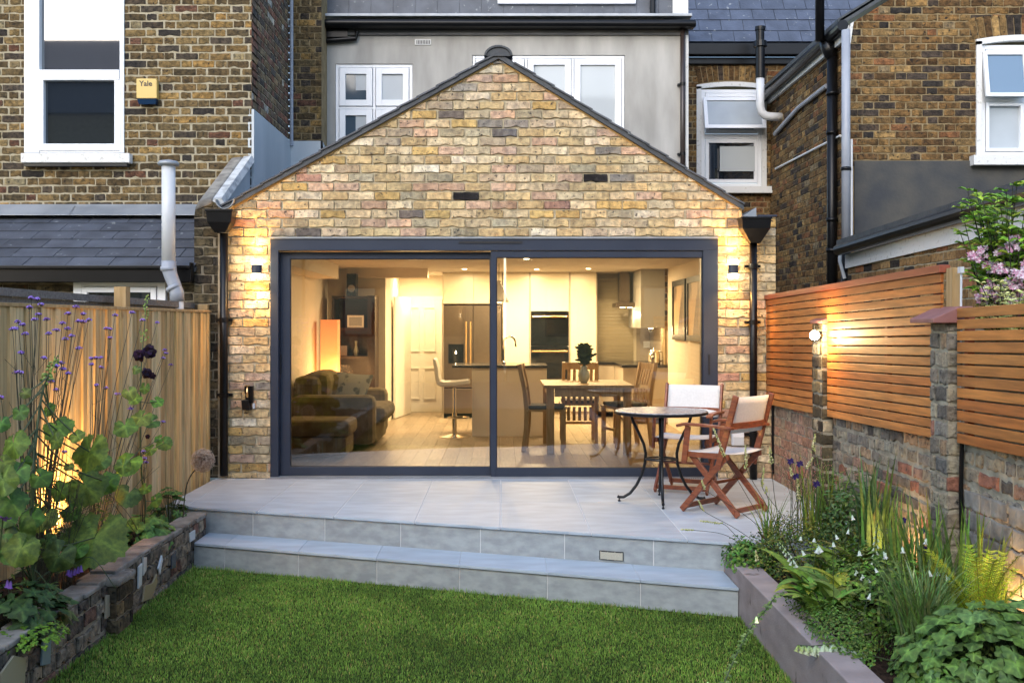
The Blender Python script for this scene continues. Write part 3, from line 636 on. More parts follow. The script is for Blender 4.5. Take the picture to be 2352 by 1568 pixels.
b = MB(); b.box((-2.16, YR-.14, wz(45, DR)), (2.33, YR+.1, wz(38.5, DR))); b.build('lead_strip', 'lead_edge', rh, bevel=.006)
b = MB()
for i in range(17):
    x0 = -2.14+i*.272; k = random.uniform(.9, 1.1); b.box((x0+.002, YR+.02+random.uniform(0, .002), wz(39, DR)), (min(x0+.270, 2.2), YR+.05, 6.3), (.085*k, .095*k, .115*k))
b.build('slate_hung_dormer', 'slate', rh)
b = MB(); b.box((-2.14, YR+.052, wz(39, DR)), (2.3, YR+.3, 6.3)); b.build('dormer_cheek', 'slate_plain', rh)
b = MB(); b.box((wx(1143, DR), YR-.02, wz(10, DR)), (wx(1460, DR), YR+.019, 6.0)); dw = b.build('dormer_window', 'upvc', rh, bevel=.005)
b = MB(); b.box((wx(1160, DR), YR-.028, wz(-22, DR)), (wx(1445, DR), YR-.0205, 5.9)); b.build('pane', 'pane_frost', dw)
b = MB(); b.tube([(-2.2, YR-.05, wz(98, DR)), (wx(818, DR), YR-.05, wz(92, DR)), (wx(822, DR), YR-.05, wz(75, DR))], .03, 12); b.box((-2.14, YR-.06, wz(88, DR)), (wx(800, DR), YR-.031, wz(66, DR))); b.build('waste_pipe', 'black_plastic', rh)
b = MB()
b.box((wx(953, DR), YR-.012, wz(104, DR)), (wx(990, DR), YR-.001, wz(91, DR))); av = b.build('air_vent', 'old_white', rh)
b = MB()
for i in range(9): b.box((wx(957+i*3.6, DR), YR-.018, wz(102, DR)), (wx(958.6+i*3.6, DR), YR-.0125, wz(94, DR)))
b.build('vent_slots', 'dark_gap', av)
X = wx(1568, DR-.06); b = MB(); b.tube([(X, YR-.06, 2.6), (X, YR-.06, wz(62, DR))], .03, 12); dp = b.build('downpipe', 'brown_pipe', rh, smooth=True)
for z in (wz(355, DR), wz(196, DR)): b = MB(); b.tube([(X, YR-.06, z-.02), (X, YR-.06, z+.02)], .036, 12); b.box((X-.06, YR-.05, z-.01), (X, YR-.01, z+.01)); b.build('pipe_bracket', 'black_plastic', dp)
b = MB(); b.box((2.27, YR-.02, 2.4), (2.305, YR-.001, zt-.01)); b.build('corner_bead', 'old_white', rh)
b = MB(); b.tube([(wx(1498, DR), YR-.04, wz(34, DR)), (wx(1498, DR), YR-.04, 6)], .035, 10); b.build('upper_downpipe', 'black_plastic', rh)
ch = MB(); ch.box((wx(1545, DR), YR-.02, wz(40, DR)), (wx(1580, DR), YR+.3, 6.2)); ch.build('party_parapet', 'old_white', rh)

# ================================================================== RIGHT NEIGHBOUR: yellow-brown brick house
nh = thing('brick_house', 'yellow brown brick house on the right with black downpipes and a tilted open window', 'house', (4.6, 3, 0))
YN = 5.2; DN = DIST+YN
WX0, WX1, WZ0, WZ1 = wx(1603, DN), wx(1757, DN), wz(430, DN), wz(196, DN)
polys = [rect(2.28, WX0, 1.3, 5.08), rect(WX1, 4.6, 1.3, 5.08), rect(WX0, WX1, 1.3, WZ0), rect(WX0, WX1, WZ1+.27, 5.08)]
b = MB(); bricks(b, polys, (0, YN, 0), (1, 0, 0), (0, -1, 0), PAL_RIGHT, course=.079, L=.232, joint=.013, bond='flemish', relief=.006, jit=.004, chips=.4)
# brick arch over the window
def arch(mb, cx, z, w, h, y, n, rise=.05):
    for i in range(n):
        t = (i+.5)/n*2-1; x = cx+t*w/2; ang = t*.22; dz = rise*(1-t*t); hw = w/n/2-.006
        k = random.uniform(.8, 1.2); c = tuple(q*k for q in pick(PAL_RIGHT))
        s_, c_ = sin(ang), cos(ang)
        pts = [(x+dx*c_+dzz*s_, y-.008, z+dz+dzz*c_-dx*s_) for dx, dzz in ((-hw, 0), (hw, 0), (hw*1.12, h), (-hw*1.12, h))]
        mb.prism(pts, (0, .02, 0), c)
arch(b, (WX0+WX1)/2, WZ1+.02, WX1-WX0, .22, YN, 13)
nw = b.build('rear_wall', 'brick_dark', nh)
b = MB(); slab(b, polys[:3]+[rect(WX0, WX1, WZ1, 5.08), rect(2.28, 4.6, -.45, 1.3)], (0, YN+.001, 0), (1, 0, 0), (0, -1, 0), .3); b.build('mortar', 'mortar_right', nw)
b = MB()
b.box((WX0-.02, YN-.02, WZ0), (WX0+.045, YN+.02, WZ1-.02)); b.box((WX1-.045, YN-.02, WZ0), (WX1+.02, YN+.02, WZ1-.02))
n = 10; top = [(WX0-.02+(WX1-WX0+.04)*i/n, WZ1+.045*(1-(2*i/n-1)**2)) for i in range(n+1)]
for i in range(n): b.prism([(top[i][0], YN-.02, top[i][1]-.06), (top[i+1][0], YN-.02, top[i+1][1]-.06), (top[i+1][0], YN-.02, top[i+1][1]), (top[i][0], YN-.02, top[i][1])], (0, .04, 0))
b.box((WX0-.03, YN-.10, WZ0-.09), (WX1+.10, YN-.001, WZ0)); b.build('painted_surround', 'old_white', nh)
nwin = window(nh, WX0+.047, WX1-.047, WZ0+.003, WZ1-.06, YN+.06, (0, 1), (0, .52, 1), fw=.05, sash=.05, panes={(0, 0): 'pane', (0, 1): 'pane_frost'}, mu=.07, d=.06, skip=())
# blind and dark interior seen in the lower pane
b = MB(); xa, xb = WX0+.20, WX1-.14; b.box((xa+.10, YN-.018, wz(394, DN)), (xb-.005, YN-.014, wz(337, DN))); b.build('roller_blind', 'pane_blind', nwin)
# top-hung sash tilted open
def tilted(parent, x0, x1, z0, z1, y, ang, m='pane_frost', fw=.05):
    b = MB(); 
    def pt(x, z, o=0): h = z1-z; return Vector((x, y-h*sin(ang)-o*cos(ang), z1-h*cos(ang)))
    for a, c, e, h in ((x0, x0+fw, z0, z1), (x1-fw, x1, z0, z1), (x0+fw, x1-fw, z0, z0+fw), (x0+fw, x1-fw, z1-fw, z1)):
        q = [pt(a, e), pt(c, e), pt(c, h), pt(a, h)]; b.prism(q, pt(a, e, .045)-pt(a, e))
    o = b.build('open_sash', 'upvc', parent, bevel=.004)
    b = MB(); q = [pt(x0+fw-.003, z0+fw-.003, .02), pt(x1-fw+.003, z0+fw-.003, .02), pt(x1-fw+.003, z1-fw+.003, .02), pt(x0+fw-.003, z1-fw+.003, .02)]; b.prism(q, pt(x0, z0, .026)-pt(x0, z0, .02)); b.build('pane', m, o)
tilted(nh, WX0+.06, WX1-.03, wz(304, DN), wz(226, DN), YN-.03, .30)
# slate roof with gutter
b = MB(); b.prism([(2.30, YN-.08, 5.26), (7.5, YN-.08, 5.26), (7.5, YN+1.2, 7.3), (2.30, YN+1.2, 7.3)], (0, .08, -.05)); nr = b.build('roof', 'slate_plain', nh)
b = MB(); v = Vector((0, 1.28, 2.04)); slates(b, (2.30, YN-.10, 5.27), (1, 0, 0), v, 17, 11, .31, .215, th=.008, base=(.065, .08, .115), va=.09); b.build('slates', 'slate', nr)
b = MB(); b.box((2.31, YN-.17, wz(133, DN)), (4.9, YN-.02, wz(106, DN))); b.box((2.31, YN-.05, wz(150, DN)), (4.7, YN-.012, wz(133, DN)-.003)); b.build('gutter', 'black_plastic', nh, bevel=.012)
b = MB(); b.box((2.31, YN-.011, 5.02), (3.74, YN-.007, 5.05)); b.build('wall_plate_pointing', 'old_white', nh)
# projecting wing: front face with window, side face receding
YF = 1.85; DF = DIST+YF; XF = 3.75
slope = .62
BX0, BX1, BZ0, BZ1 = wx(2243, DF), 6.15, wz(360, DF), wz(92, DF)
fp = [[(XF, 2.0), (BX0, 2.0), (BX0, 4.60+slope*(BX0-XF)), (XF, 4.60)], [(BX1, 2.0), (8.0, 2.0), (8.0, 7.2), (BX1, 4.60+slope*(BX1-XF))], rect(BX0, BX1, 2.0, BZ0), [(BX0, BZ1+.24), (BX1, BZ1+.24), (BX1, 4.6+slope*(BX1-XF)), (BX0, 4.6+slope*(BX0-XF))]]
b = MB(); bricks(b, [clip(q, rect(-9, 9, 3.08, 9)) for q in fp], (0, YF, 0), (1, 0, 0), (0, -1, 0), PAL_RIGHT, course=.0785, L=.232, joint=.013, bond='flemish', relief=.007, jit=.004, chips=.5)
arch(b, (BX0+BX1)/2, BZ1+.01, BX1-BX0+.1, .22, YF, 15, .04)
fw_ = b.build('front_wall', 'brick_dark', nh)
b = MB(); slab(b, fp[:3]+[[(BX0, BZ1), (BX1, BZ1), (BX1, 4.6+slope*(BX1-XF)), (BX0, 4.6+slope*(BX0-XF))]], (0, YF+.001, 0), (1, 0, 0), (0, -1, 0), .3); b.build('mortar', 'mortar_right', fw_)
b = MB(); b.box((XF+.045, YF-.022, .5), (8, YF-.0005, wz(370, DF))); b.build('dark_render', 'render_dark', nh)
b = MB()
b.box((BX0-.01, YF-.025, BZ0), (BX0+.05, YF+.05, BZ1-.02)); n = 8
for i in range(n):
    f = lambda t: BZ1+.05*(1-(2*t-1)**2); x = lambda t: BX0-.01+(BX1-BX0+.02)*t
    b.prism([(x(i/n), YF-.025, f(i/n)-.06), (x((i+1)/n), YF-.025, f((i+1)/n)-.06), (x((i+1)/n), YF-.025, f((i+1)/n)), (x(i/n), YF-.025, f(i/n))], (0, .075, 0))
b.box((BX0-.08, YF-.12, wz(382, DF)), (BX1+.1, YF-.001, BZ0)); b.build('painted_surround', 'old_white', nh)
bw = window(nh, BX0+.052, BX1, BZ0+.003, BZ1-.05, YF+.10, (0, .5, 1), (0, .51, 1), fw=.05, sash=.035, panes={(0, 0): 'pane_frost', (0, 1): 'pane', (1, 0): 'pane_frost', (1, 1): 'pane_blue'}, mu=.05, d=.08)
tilted(nh, BX0+.055, BX0+.055+.46, wz(228, DF), wz(120, DF), YF-.0, .16, 'pane_blue', .04)
sp = [[(YF, 1.2), (YN, 1.2), (YN, 4.42), (YF, 4.55)]]
b = MB(); bricks(b, sp, (XF, 0, 0), (0, 1, 0), (-1, 0, 0), PAL_RIGHT, course=.0785, L=.232, joint=.012, bond='flemish', relief=.007, jit=.004, chips=.3)
sw = b.build('side_wall', 'brick_dark', nh); b = MB(); slab(b, sp, (XF+.001, 0, 0), (0, 1, 0), (-1, 0, 0), .28); b.build('mortar', 'mortar_right', sw)
b = MB(); b.prism([(XF-.14, YF-.05, 4.60), (XF-.14, YN, 4.60), (8, YN, 4.6+slope*(8.14-XF)), (8, YF-.05, 4.6+slope*(8.14-XF))], (0, 0, .05)); b.build('wing_roof', 'slate_plain', nh)
b = MB(); b.box((XF-.05, YF-.02, 4.44), (XF-.012, YN, 4.585)); b.build('fascia', 'old_white', nh)
b = MB(); b.tube([(XF-.10, YF-.08, 4.57), (XF-.10, YN, 4.52)], .06, 12); b.build('eaves_gutter', 'black_plastic', nh)
b = MB(); b.prism([(XF-.12, YF-.05, 4.57), (XF+4, YF-.05, 4.57+slope*4.12), (XF+4, YF-.05, 4.63+slope*4.12), (XF-.12, YF-.05, 4.64)], (0, .04, 0)); b.build('verge', 'slate_plain', nh)
b = MB(); b.prism([(XF-.05, YF-.04, 4.42), (XF-.01, YF-.04, 4.34), (XF+.03, YF-.04, 4.62), (XF-.0, YF-.04, 4.60)], (0, .03, 0)); b.build('verge_end', 'old_white', nh)
# pipes on the side wall
def xd(px, X): return F*X/(px-CX)        # depth of a pixel column on the plane X
XP = XF-.07
d1 = xd(1911, XP); b = MB(); b.tube([(XP, d1-DIST, wz(125, d1)), (XP, d1-DIST, .6)], .055, 16)
for py in (215, 305, 505, 575): b.tube([(XP, d1-DIST, wz(py, d1)-.02), (XP, d1-DIST, wz(py, d1)+.02)], .065, 16)
b.tube([(XP-.07, d1-DIST+.1, wz(85, d1)), (XP-.03, d1-DIST+.03, wz(108, d1)), (XP, d1-DIST, wz(135, d1))], [.06, .085, .06], 14)
b.tube([(wx(1883, d1), d1-DIST, wz(95, d1)), (wx(1883, d1), d1-DIST, 6.3)], .05, 14); b.build('downpipe', 'black_plastic', nh, smooth=True)
XP2 = XF-.02; d2 = 11.25; b = MB(); xx = wx(1943, d2); b.tube([(xx, d2-DIST, wz(70, d2)), (xx, d2-DIST, wz(575, d2))], .045, 16); b.build('downpipe', 'grey_pipe', nh, smooth=True)['label'] = 'grey downpipe beside the black one'
b = MB(); b.tube([(xx, d2-DIST, wz(570, d2)), (xx, d2-DIST, .6)], .05, 16)
for py in (388, 575, 620): b.tube([(xx, d2-DIST, wz(py, d2)-.018), (xx, d2-DIST, wz(py, d2)+.018)], .055, 16)
b.build('lower_downpipe', 'black_plastic', nh, smooth=True)
b = MB(); b.tube([(xx+.06, d2-DIST, wz(320, d2)), (xx+.06, d2-DIST, wz(570, d2))], .012, 8); b.tube([(xx-.07, d2-DIST-.03, wz(560, d2)), (xx-.075, d2-DIST-.03, wz(600, d2)), (xx-.03, d2-DIST-.05, wz(640, d2))], .018, 8); b.build('white_waste_pipe', 'white_pipe', nh)
da, db = xd(1778, XF-.05), xd(1896, XF-.05)
b = MB(); b.tube([(XF-.04, da-DIST, wz(308, da)), (XF-.04, (da+db)/2-DIST, wz(248, (da+db)/2)), (XF-.04, db-DIST, wz(198, db))], .028, 10); b.build('sloping_waste_pipe', 'grey_pipe', nh)
b = MB(); b.tube([(XF-.03, da-DIST, wz(388, da)), (XF-.03, xd(1930, XF-.03)-DIST, wz(312, xd(1930, XF-.03)))], .014, 8); b.build('cable', 'old_white', nh)
fl = thing('boiler_flue', 'boiler flue with black terminal and white elbow in front of the blue slates', 'flue', (wx(1747, 14.2), 4.6, 3.6))
d3 = 14.2; b = MB(); b.tube([(wx(1746, d3), 4.6, wz(180, d3)), (wx(1746, d3), 4.6, wz(110, d3)), (wx(1746, d3), 4.6, wz(108, d3)), (wx(1746, d3), 4.6, wz(95, d3)), (wx(1746, d3), 4.6, wz(94, d3)), (wx(1746, d3), 4.6, wz(66, d3))], [.062, .062, .09, .085, .055, .055], 16)
b.tube([(wx(1746, d3), 4.6, wz(70, d3)), (wx(1746, d3), 4.6, wz(62, d3))], .068, 16); b.build('terminal', 'black_plastic', fl, smooth=False)
b = MB(); b.tube([(wx(1746, d3), 4.6, wz(178, d3)), (wx(1746, d3), 4.6, wz(245, d3)), (wx(1749, d3), 4.6, wz(258, d3)), (wx(1758, d3), 4.6, wz(266, d3)), (wx(1770, d3), 4.6, wz(268, d3)), (wx(1797, d3), 4.6, wz(269, d3))], .055, 16); b.build('elbow_pipe', 'white_pipe', fl, smooth=True)
# ================================================================== lean-to of the right neighbour, behind the fence
ln_ = thing('lean_to', 'low brick lean-to with black gutter and white bargeboard behind the slatted fence', 'outbuilding', (3.7, -1.5, 0))
Pa = Vector((3.60, 1.45, 0)); Pb = Vector((3.66, -4.6, 0))
def LZ(px, py, d): return wz(py, d)
zA, zB = 2.13, 2.30
pol = [[(0, 0.2), (6.05, 0.2), (6.05, zB-.16), (0, zA-.14)]]
U = (Pb-Pa).normalized(); Nn = Vector((-1, 0, 0))
b = MB(); bricks(b, pol, Pa, U, Nn, [(26, (.24, .15, .07)), (20, (.30, .20, .10)), (12, (.16, .10, .05)), (12, (.04, .035, .032)), (8, (.26, .12, .06))], course=.079, L=.232, joint=.013, relief=.007, jit=.004, chips=.3)
o = b.build('wall', 'brick', ln_); b = MB(); slab(b, pol, Pa+Vector((.001, 0, 0)), U, Nn, .25); b.build('mortar', 'mortar_left', o)
b = MB(); b.prism([Pa+Vector((-.03, -.0, zA-.17)), Pb+Vector((-.03, 0, zB-.20)), Pb+Vector((-.03, 0, zB-.03)), Pa+Vector((-.03, 0, zA-.03))], (.025, 0, 0)); b.build('fascia', 'old_white', ln_)
b = MB(); b.tube([Pa+Vector((-.10, 0, zA+.02)), Pb+Vector((-.10, 0, zB+.02))], .058, 12); b.build('gutter', 'black_plastic', ln_)
b = MB(); b.prism([Pa+Vector((-.12, 0, zA+.05)), Pb+Vector((-.12, 0, zB+.05)), Pb+Vector((2.5, 0, zB+.75)), Pa+Vector((2.5, 0, zA+.75))], (0, 0, .07)); b.build('roof', 'slate_plain', ln_)

# ================================================================== houses across the gardens, behind the camera (seen only in the glass)
for i in range(6):
    x0 = -19+i*6.4; h = (.9, .45, .1, -.2, .2, -.1)[i]
    t = thing('terraced_house', 'dark brick terraced house across the gardens behind the viewer', 'house', (x0+3, -27, 0), 'houses across the back gardens')
    b = MB(); b.box((x0, -30, -.45), (x0+6.3, -24, 7.6+h)); b.build('wall', 'mortar_right', t)
    b = MB(); b.prism([(x0-.05, -23.8, 7.6+h), (x0-.05, -30, 7.6+h), (x0-.05, -27, 10.9+h)], (6.38, 0, 0)); b.box((x0+.4, -27.6, 9), (x0+1.3, -26.6, 12.2+h)); b.build('roof', 'slate_plain', t)
    for zz in (1.0, 3.9):
        for xx in (1.2, 4.0):
            b = MB(); b.box((x0+xx, -24.02, zz), (x0+xx+1.1, -23.97, zz+1.6)); o = b.build('window', 'brown_pipe', t)
            b = MB(); b.box((x0+xx+.08, -23.969, zz+.08), (x0+xx+1.02, -23.96, zz+1.52)); b.build('pane', 'pane', o)
# ================================================================== LEFT TIMBER FENCE
fx = lambda y: -2.60+.09*y
fl_ = thing('timber_fence', 'new pale timber closeboard fence with a stained panel behind the purple flowers', 'fence', (-2.8, -3, -.3))
b = MB(); y = -.06; i = 0
cols = [(.50, .37, .20), (.43, .32, .17), (.57, .45, .27), (.40, .27, .13), (.48, .39, .23), (.53, .37, .17)]
while y > -9:
    w = random.choice((.095, .10, .105, .10)); k = random.uniform(.85, 1.12); c = tuple(v*k for v in random.choice(cols))
    x0, x1 = fx(y), fx(y-w); t = .006 if i % 2 else .016
    b.prism([(x0-.012, y, -.3), (x0+t*.35, y, -.3), (x1+t+.004, y-w, -.3), (x1-.012, y-w, -.3)], (0, 0, 1.785), c)
    y -= w-.012; i += 1
b.build('board_panel', 'fence_wood', fl_)
b = MB(); b.prism([(fx(-.06)-.035, -.06, 1.486), (fx(-.06)+.022, -.06, 1.486), (fx(-9)+.022, -9, 1.486), (fx(-9)-.035, -9, 1.486)], (0, 0, .022)); b.build('capping_rail', 'post_wood', fl_, bevel=.003)
for y, z in ((-.005, 1.56), (-1.66, 1.66), (-3.42, 1.70), (-5.2, 1.66), (-7, 1.66)):
    q = MB(); q.box((fx(y)-.115, y-.05, -.4), (fx(y)-.025, y+.045, z)); q.build('post', 'post_wood', fl_, bevel=.004)
nf = thing('trellis_fence', 'grey weathered trellis top of the older fence behind the new timber boards', 'fence', (-3.1, -2, 0))
b = MB(); b.beam((-2.78, .0, 1.55), (-3.55, -7, 1.63), .05, .05); b.build('top_rail', 'old_wood', nf)
b = MB(); b.beam((-2.80, .0, 1.45), (-3.57, -7, 1.50), .03, .16); b.build('trellis_panel', 'old_wood', nf)
# ================================================================== RAISED BEDS
bw_ = thing('brick_planter_wall', 'low crumbling brick planter wall set with broken tile pieces beside the lawn', 'garden wall', (-2.26, -3.5, -.4))
pol = [rect(-3.38, -1.62, -.45, -.035), rect(-9, -3.38, -.45, -.08)]
b = MB(); bricks(b, pol, (-2.215, 0, 0), (0, 1, 0), (1, 0, 0), PAL_BED, course=.092, L=.22, joint=.016, bond='random', z0=-.42, relief=.014, jit=.009, wob=.006, tilt=.006, inset=.009, chips=.8)
o = b.build('wall', 'brick_dark', bw_); b = MB(); b.box((-2.335, -9, -.5), (-2.2155, -1.62, -.06)); b.build('mortar', 'mortar_old', o)
b = MB(); y = -1.62
while y > -3.3:
    l = random.uniform(.25, .4); b.box((-2.345+random.uniform(-.006, .006), y-l+.004, -.058), (-2.20+random.uniform(-.006, .006), y, -.022+random.uniform(-.008, .006))); y -= l
while y > -9:
    l = random.uniform(.2, .3); b.box((-2.35+random.uniform(-.012, .012), y-l+.01, -.075), (-2.205+random.uniform(-.01, .01), y, -.045+random.uniform(-.015, .012))); y -= l
b.build('coping', 'concrete', bw_, bevel=.008)
b = MB(); bricks(b, [rect(-3.62, -3.38, -.45, -.09)], (-2.155, 0, 0), (0, 1, 0), (1, 0, 0), PAL_PIER, course=.09, L=.235, joint=.016, z0=-.45, relief=.012, jit=.008); bricks(b, [rect(-2.36, -2.155, -.45, -.09)], (0, -3.62, 0), (1, 0, 0), (0, -1, 0), PAL_PIER, course=.09, L=.235, joint=.016, z0=-.45, relief=.012, jit=.008)
o = b.build('pier', 'brick_dark', bw_); b = MB(); b.box((-2.36, -3.618, -.5), (-2.157, -3.38, -.09)); b.build('pier_mortar', 'mortar_old', o)
b = MB(); b.box((-2.38, -3.64, -.09), (-2.13, -3.36, -.045)); b.build('pier_cap', 'concrete', bw_, bevel=.015)
# mosaic pieces
def shard(px, py, poly, c, name='tile_shard', d_=None):
    X0 = -2.196; d = F*2.19/(CX-px); y0 = d-DIST; z0 = wz(py, d); b = MB()
    b.prism([(X0-.004, y0+a*1.0, z0+q) for a, q in poly], (.011, 0, 0), c); o = b.build(name, mat('glazed_shard_%d' % len(bpy.data.materials), c, .25), bw_, bevel=.002)
shard(291, 1338, [(-.075, .0), (0, -.075), (.05, .0), (-.01, .07)], (.16, .38, .34))
shard(322, 1322, [(-.03, -.07), (.03, -.06), (.04, .07), (-.02, .06)], (.62, .62, .58))
shard(333, 1300, [(-.03, -.05), (.03, -.03), (.035, .05), (-.02, .06)], (.55, .53, .47))
shard(370, 1297, [(-.05, -.01), (-.02, -.06), (.04, .03), (.02, .06)], (.66, .68, .68))
shard(345, 1350, [(-.14, -.05), (.03, -.07), (.14, .0), (.13, .06), (.05, .02), (-.1, .04)], (.34, .26, .15))
shard(252, 1390, [(-.06, -.06), (.05, -.06), (.06, .05), (-.05, .07)], (.36, .31, .22))
shard(285, 1415, [(-.1, -.06), (.04, -.06), (.1, .0), (.03, .06)], (.45, .38, .26))
shard(443, 1231, [(-.06, -.03), (.06, -.03), (.06, .035), (-.06, .035)], (.6, .62, .6))
shard(32, 1545, [(-.12, -.13), (.11, -.12), (.12, .03), (.0, .08), (-.12, .04)], (.40, .34, .22))
shard(106, 1492, [(-.05, -.06), (.05, -.08), (.06, .05), (-.03, .08)], (.22, .27, .28))
shard(400, 1285, [(-.05, -.05), (.04, -.06), (.05, .05), (-.04, .04)], (.05, .055, .065))
so = MB(); n = 26
def soilbed(x0f, x1f, y0, y1, zf, name):
    b = MB(); nx, ny = 14, 60; vs = []; fs = []
    for j in range(ny+1):
        y = y0+(y1-y0)*j/ny
        for i in range(nx+1):
            x = x0f(y)+(x1f(y)-x0f(y))*i/nx; vs.append((x, y, zf+random.uniform(-.022, .022)))
    for j in range(ny):
        for i in range(nx): a = j*(nx+1)+i; fs.append((a, a+1, a+nx+2, a+nx+1))
    b.add(vs, fs); return struct(b.build(name, 'soil', smooth=True))
soilbed(lambda y: fx(y)-.02, lambda y: -2.33, -9, -1.60, -.11, 'soil')
XPL = 1.42
rb = thing('rendered_planter', 'smooth taupe rendered planter wall curving beside the lawn and steps', 'planter', (XPL, -4, -.4))
b = MB(); b.box((XPL, -9, -.5), (XPL+.15, YU(XPL)+.03, -.080)); b.build('planter_wall', 'planter', rb, bevel=.006)
soilbed(lambda y: XPL+.15, lambda y: 2.45, -9, YU(1.9)-.02, -.13, 'soil')

# ================================================================== RIGHT GARDEN WALL AND SLATTED FENCE
gw = thing('garden_wall', 'old patched multicoloured brick garden wall with brick piers below the cedar fence', 'garden wall', (2.44, -3, -.4))
b = MB()
p1 = [rect(-1.35, -.0, -.0, .86)]; p2 = [rect(-9, -1.35, -.5, .86)]
bricks(b, p1, (2.44, 0, 0), (0, 1, 0), (-1, 0, 0), PAL_PINK, course=.084, L=.235, joint=.010, z0=-.02, relief=.010, jit=.006, bond='flemish')
bricks(b, p2, (2.44, 0, 0), (0, 1, 0), (-1, 0, 0), PAL_GARDEN, course=.088, L=.225, joint=.024, z0=-.5, relief=.013, jit=.009, wob=.008, bond='random', tilt=.004, inset=.009, chips=.7)
wl_ = b.build('wall', 'brick', gw); b = MB(); b.box((2.436, -9, -.5), (2.64, -.001, 1.34)); b.build('mortar', 'mortar_garden', wl_)
for da, db, pal in ((7.80, 8.05, PAL_PIER+PAL_GARDEN[3:5]), (5.62, 5.84, PAL_GARDEN)):
    y0, y1 = da-DIST, db-DIST
    b = MB(); bricks(b, [rect(y0, y1, -.4, 1.385)], (2.362, 0, 0), (0, 1, 0), (-1, 0, 0), pal, course=.094, L=.235, joint=.018, z0=-.45, relief=.012, jit=.009, inset=.010, bond='flemish')
    bricks(b, [rect(2.352, 2.43, -.4, 1.385)], (0, y0, 0), (1, 0, 0), (0, -1, 0), pal, course=.094, L=.235, joint=.018, z0=-.45, relief=.012, jit=.009, u0=.1, inset=.010)
    o = b.build('pier', 'brick', gw); b = MB(); b.box((2.359, y0-.003, -.45), (2.4355, y1, 1.386)); b.build('pier_mortar', 'mortar_garden', o)
b = MB(); y0, y1 = 5.62-DIST, 5.84-DIST; b.prism([(2.26, y0-.05, 1.388), (2.26, y0-.05, 1.410), (2.40, y0-.05, 1.475), (2.47, y0-.05, 1.475), (2.47, y0-.05, 1.388)], (0, y1-y0+.10, 0)); b.build('pier_coping', 'coping', gw, bevel=.004)
b = MB(); y0, y1 = 7.80-DIST, 8.05-DIST; b.prism([(2.34, y0-.02, 1.387), (2.34, y0-.02, 1.41), (2.40, y0-.02, 1.43), (2.40, y0-.02, 1.387)], (0, y1-y0+.04, 0)); b.build('pier_coping', 'coping', gw, bevel=.004)
b = MB(); yy = 5.57-DIST; b.tube([(2.405, yy, -.1), (2.41, yy, .3), (2.405, yy, .5), (2.41, yy, .76)], .012, 8); b.build('black_cable', 'black_plastic', gw)
b = MB(); b.tube([(2.42, -.12, .05), (2.42, -.12, .66)], .011, 8); b.build('black_cable', 'black_plastic', gw)
b = MB(); bricks(b, [rect(-5.2, -3.95, -.1, .52)], (2.428, 0, 0), (0, 1, 0), (-1, 0, 0), [(10, (.19, .18, .15)), (6, (.23, .21, .17)), (3, (.14, .10, .07)), (2, (.34, .22, .12))], course=.105, L=.21, joint=.01, z0=-.1, relief=.01, jit=.01, inset=.012, bond='random'); b.build('patched_blocks', 'concrete', gw)
cf = thing('slatted_fence', 'tall orange cedar slatted fence panel run with red brown cap, lit by the globe lamp', 'fence', (2.4, -2, .7))
def zbot(d): return .66+(9.6-d)/3.8*.09
def ztop(d): return 1.600+(9.6-d)/3.8*.06
def slats(parent, da, db, zb, zt_, n, x=2.386, i0=0, i1=None):
    b = MB(); i1 = n if i1 is None else i1
    for i in range(i0, i1):
        k = random.uniform(.82, 1.15); base_ = random.choice(((.42, .165, .045), (.46, .195, .055), (.37, .125, .032), (.44, .175, .045), (.40, .14, .034)))
        c = tuple(v*k for v in base_)
        f = lambda d, t: zb(d)+(zt_(d)-zb(d))*t
        t0, t1 = (i+.09)/n, (i+.93)/n
        ya, yb = da-DIST, db-DIST
        b.prism([(x, ya, f(da, t0)), (x, yb, f(db, t0)), (x, yb, f(db, t1)), (x, ya, f(da, t1))], (.018, 0, 0), c)
    return b.build('slat_panel', 'cedar', parent, bevel=.0025)
slats(cf, 9.585, 8.055, zbot, ztop, 16, i1=12); slats(cf, 7.795, 5.845, zbot, ztop, 16, i1=12)
slats(cf, 9.585, 5.78, zbot, ztop, 16, i0=12)
b = MB(); b.prism([(2.370, -.01, ztop(9.6)), (2.370, 5.76-DIST, ztop(5.76)), (2.370, 5.76-DIST, ztop(5.76)+.042), (2.370, -.01, ztop(9.6)+.042)], (.06, 0, 0)); b.build('cap_rail', 'cedar_cap', cf, bevel=.003)
for d in (9.55, 8.9, 8.1, 7.74, 6.65, 5.90): 
    q = MB(); q.box((2.4045, d-DIST-.022, zbot(d)+.01), (2.4385, d-DIST+.022, ztop(d)-.002)); q.build('batten', 'cedar_cap', cf)
cf2 = thing('slatted_fence', 'lower orange cedar slatted fence panel nearest the viewer, right of the tiled pier', 'fence', (2.4, -5, .8))
z3b = lambda d: .757+(5.58-d)*.02; z3t = lambda d: 1.468+(5.58-d)*.016
slats(cf2, 5.57, 2.6, z3b, z3t, 12, x=2.384)
for d in (5.5, 4.4, 3.3): q = MB(); q.box((2.4025, d-DIST-.022, z3b(d)), (2.4385, d-DIST+.022, z3t(d)-.01)); q.build('batten', 'cedar_cap', cf2)
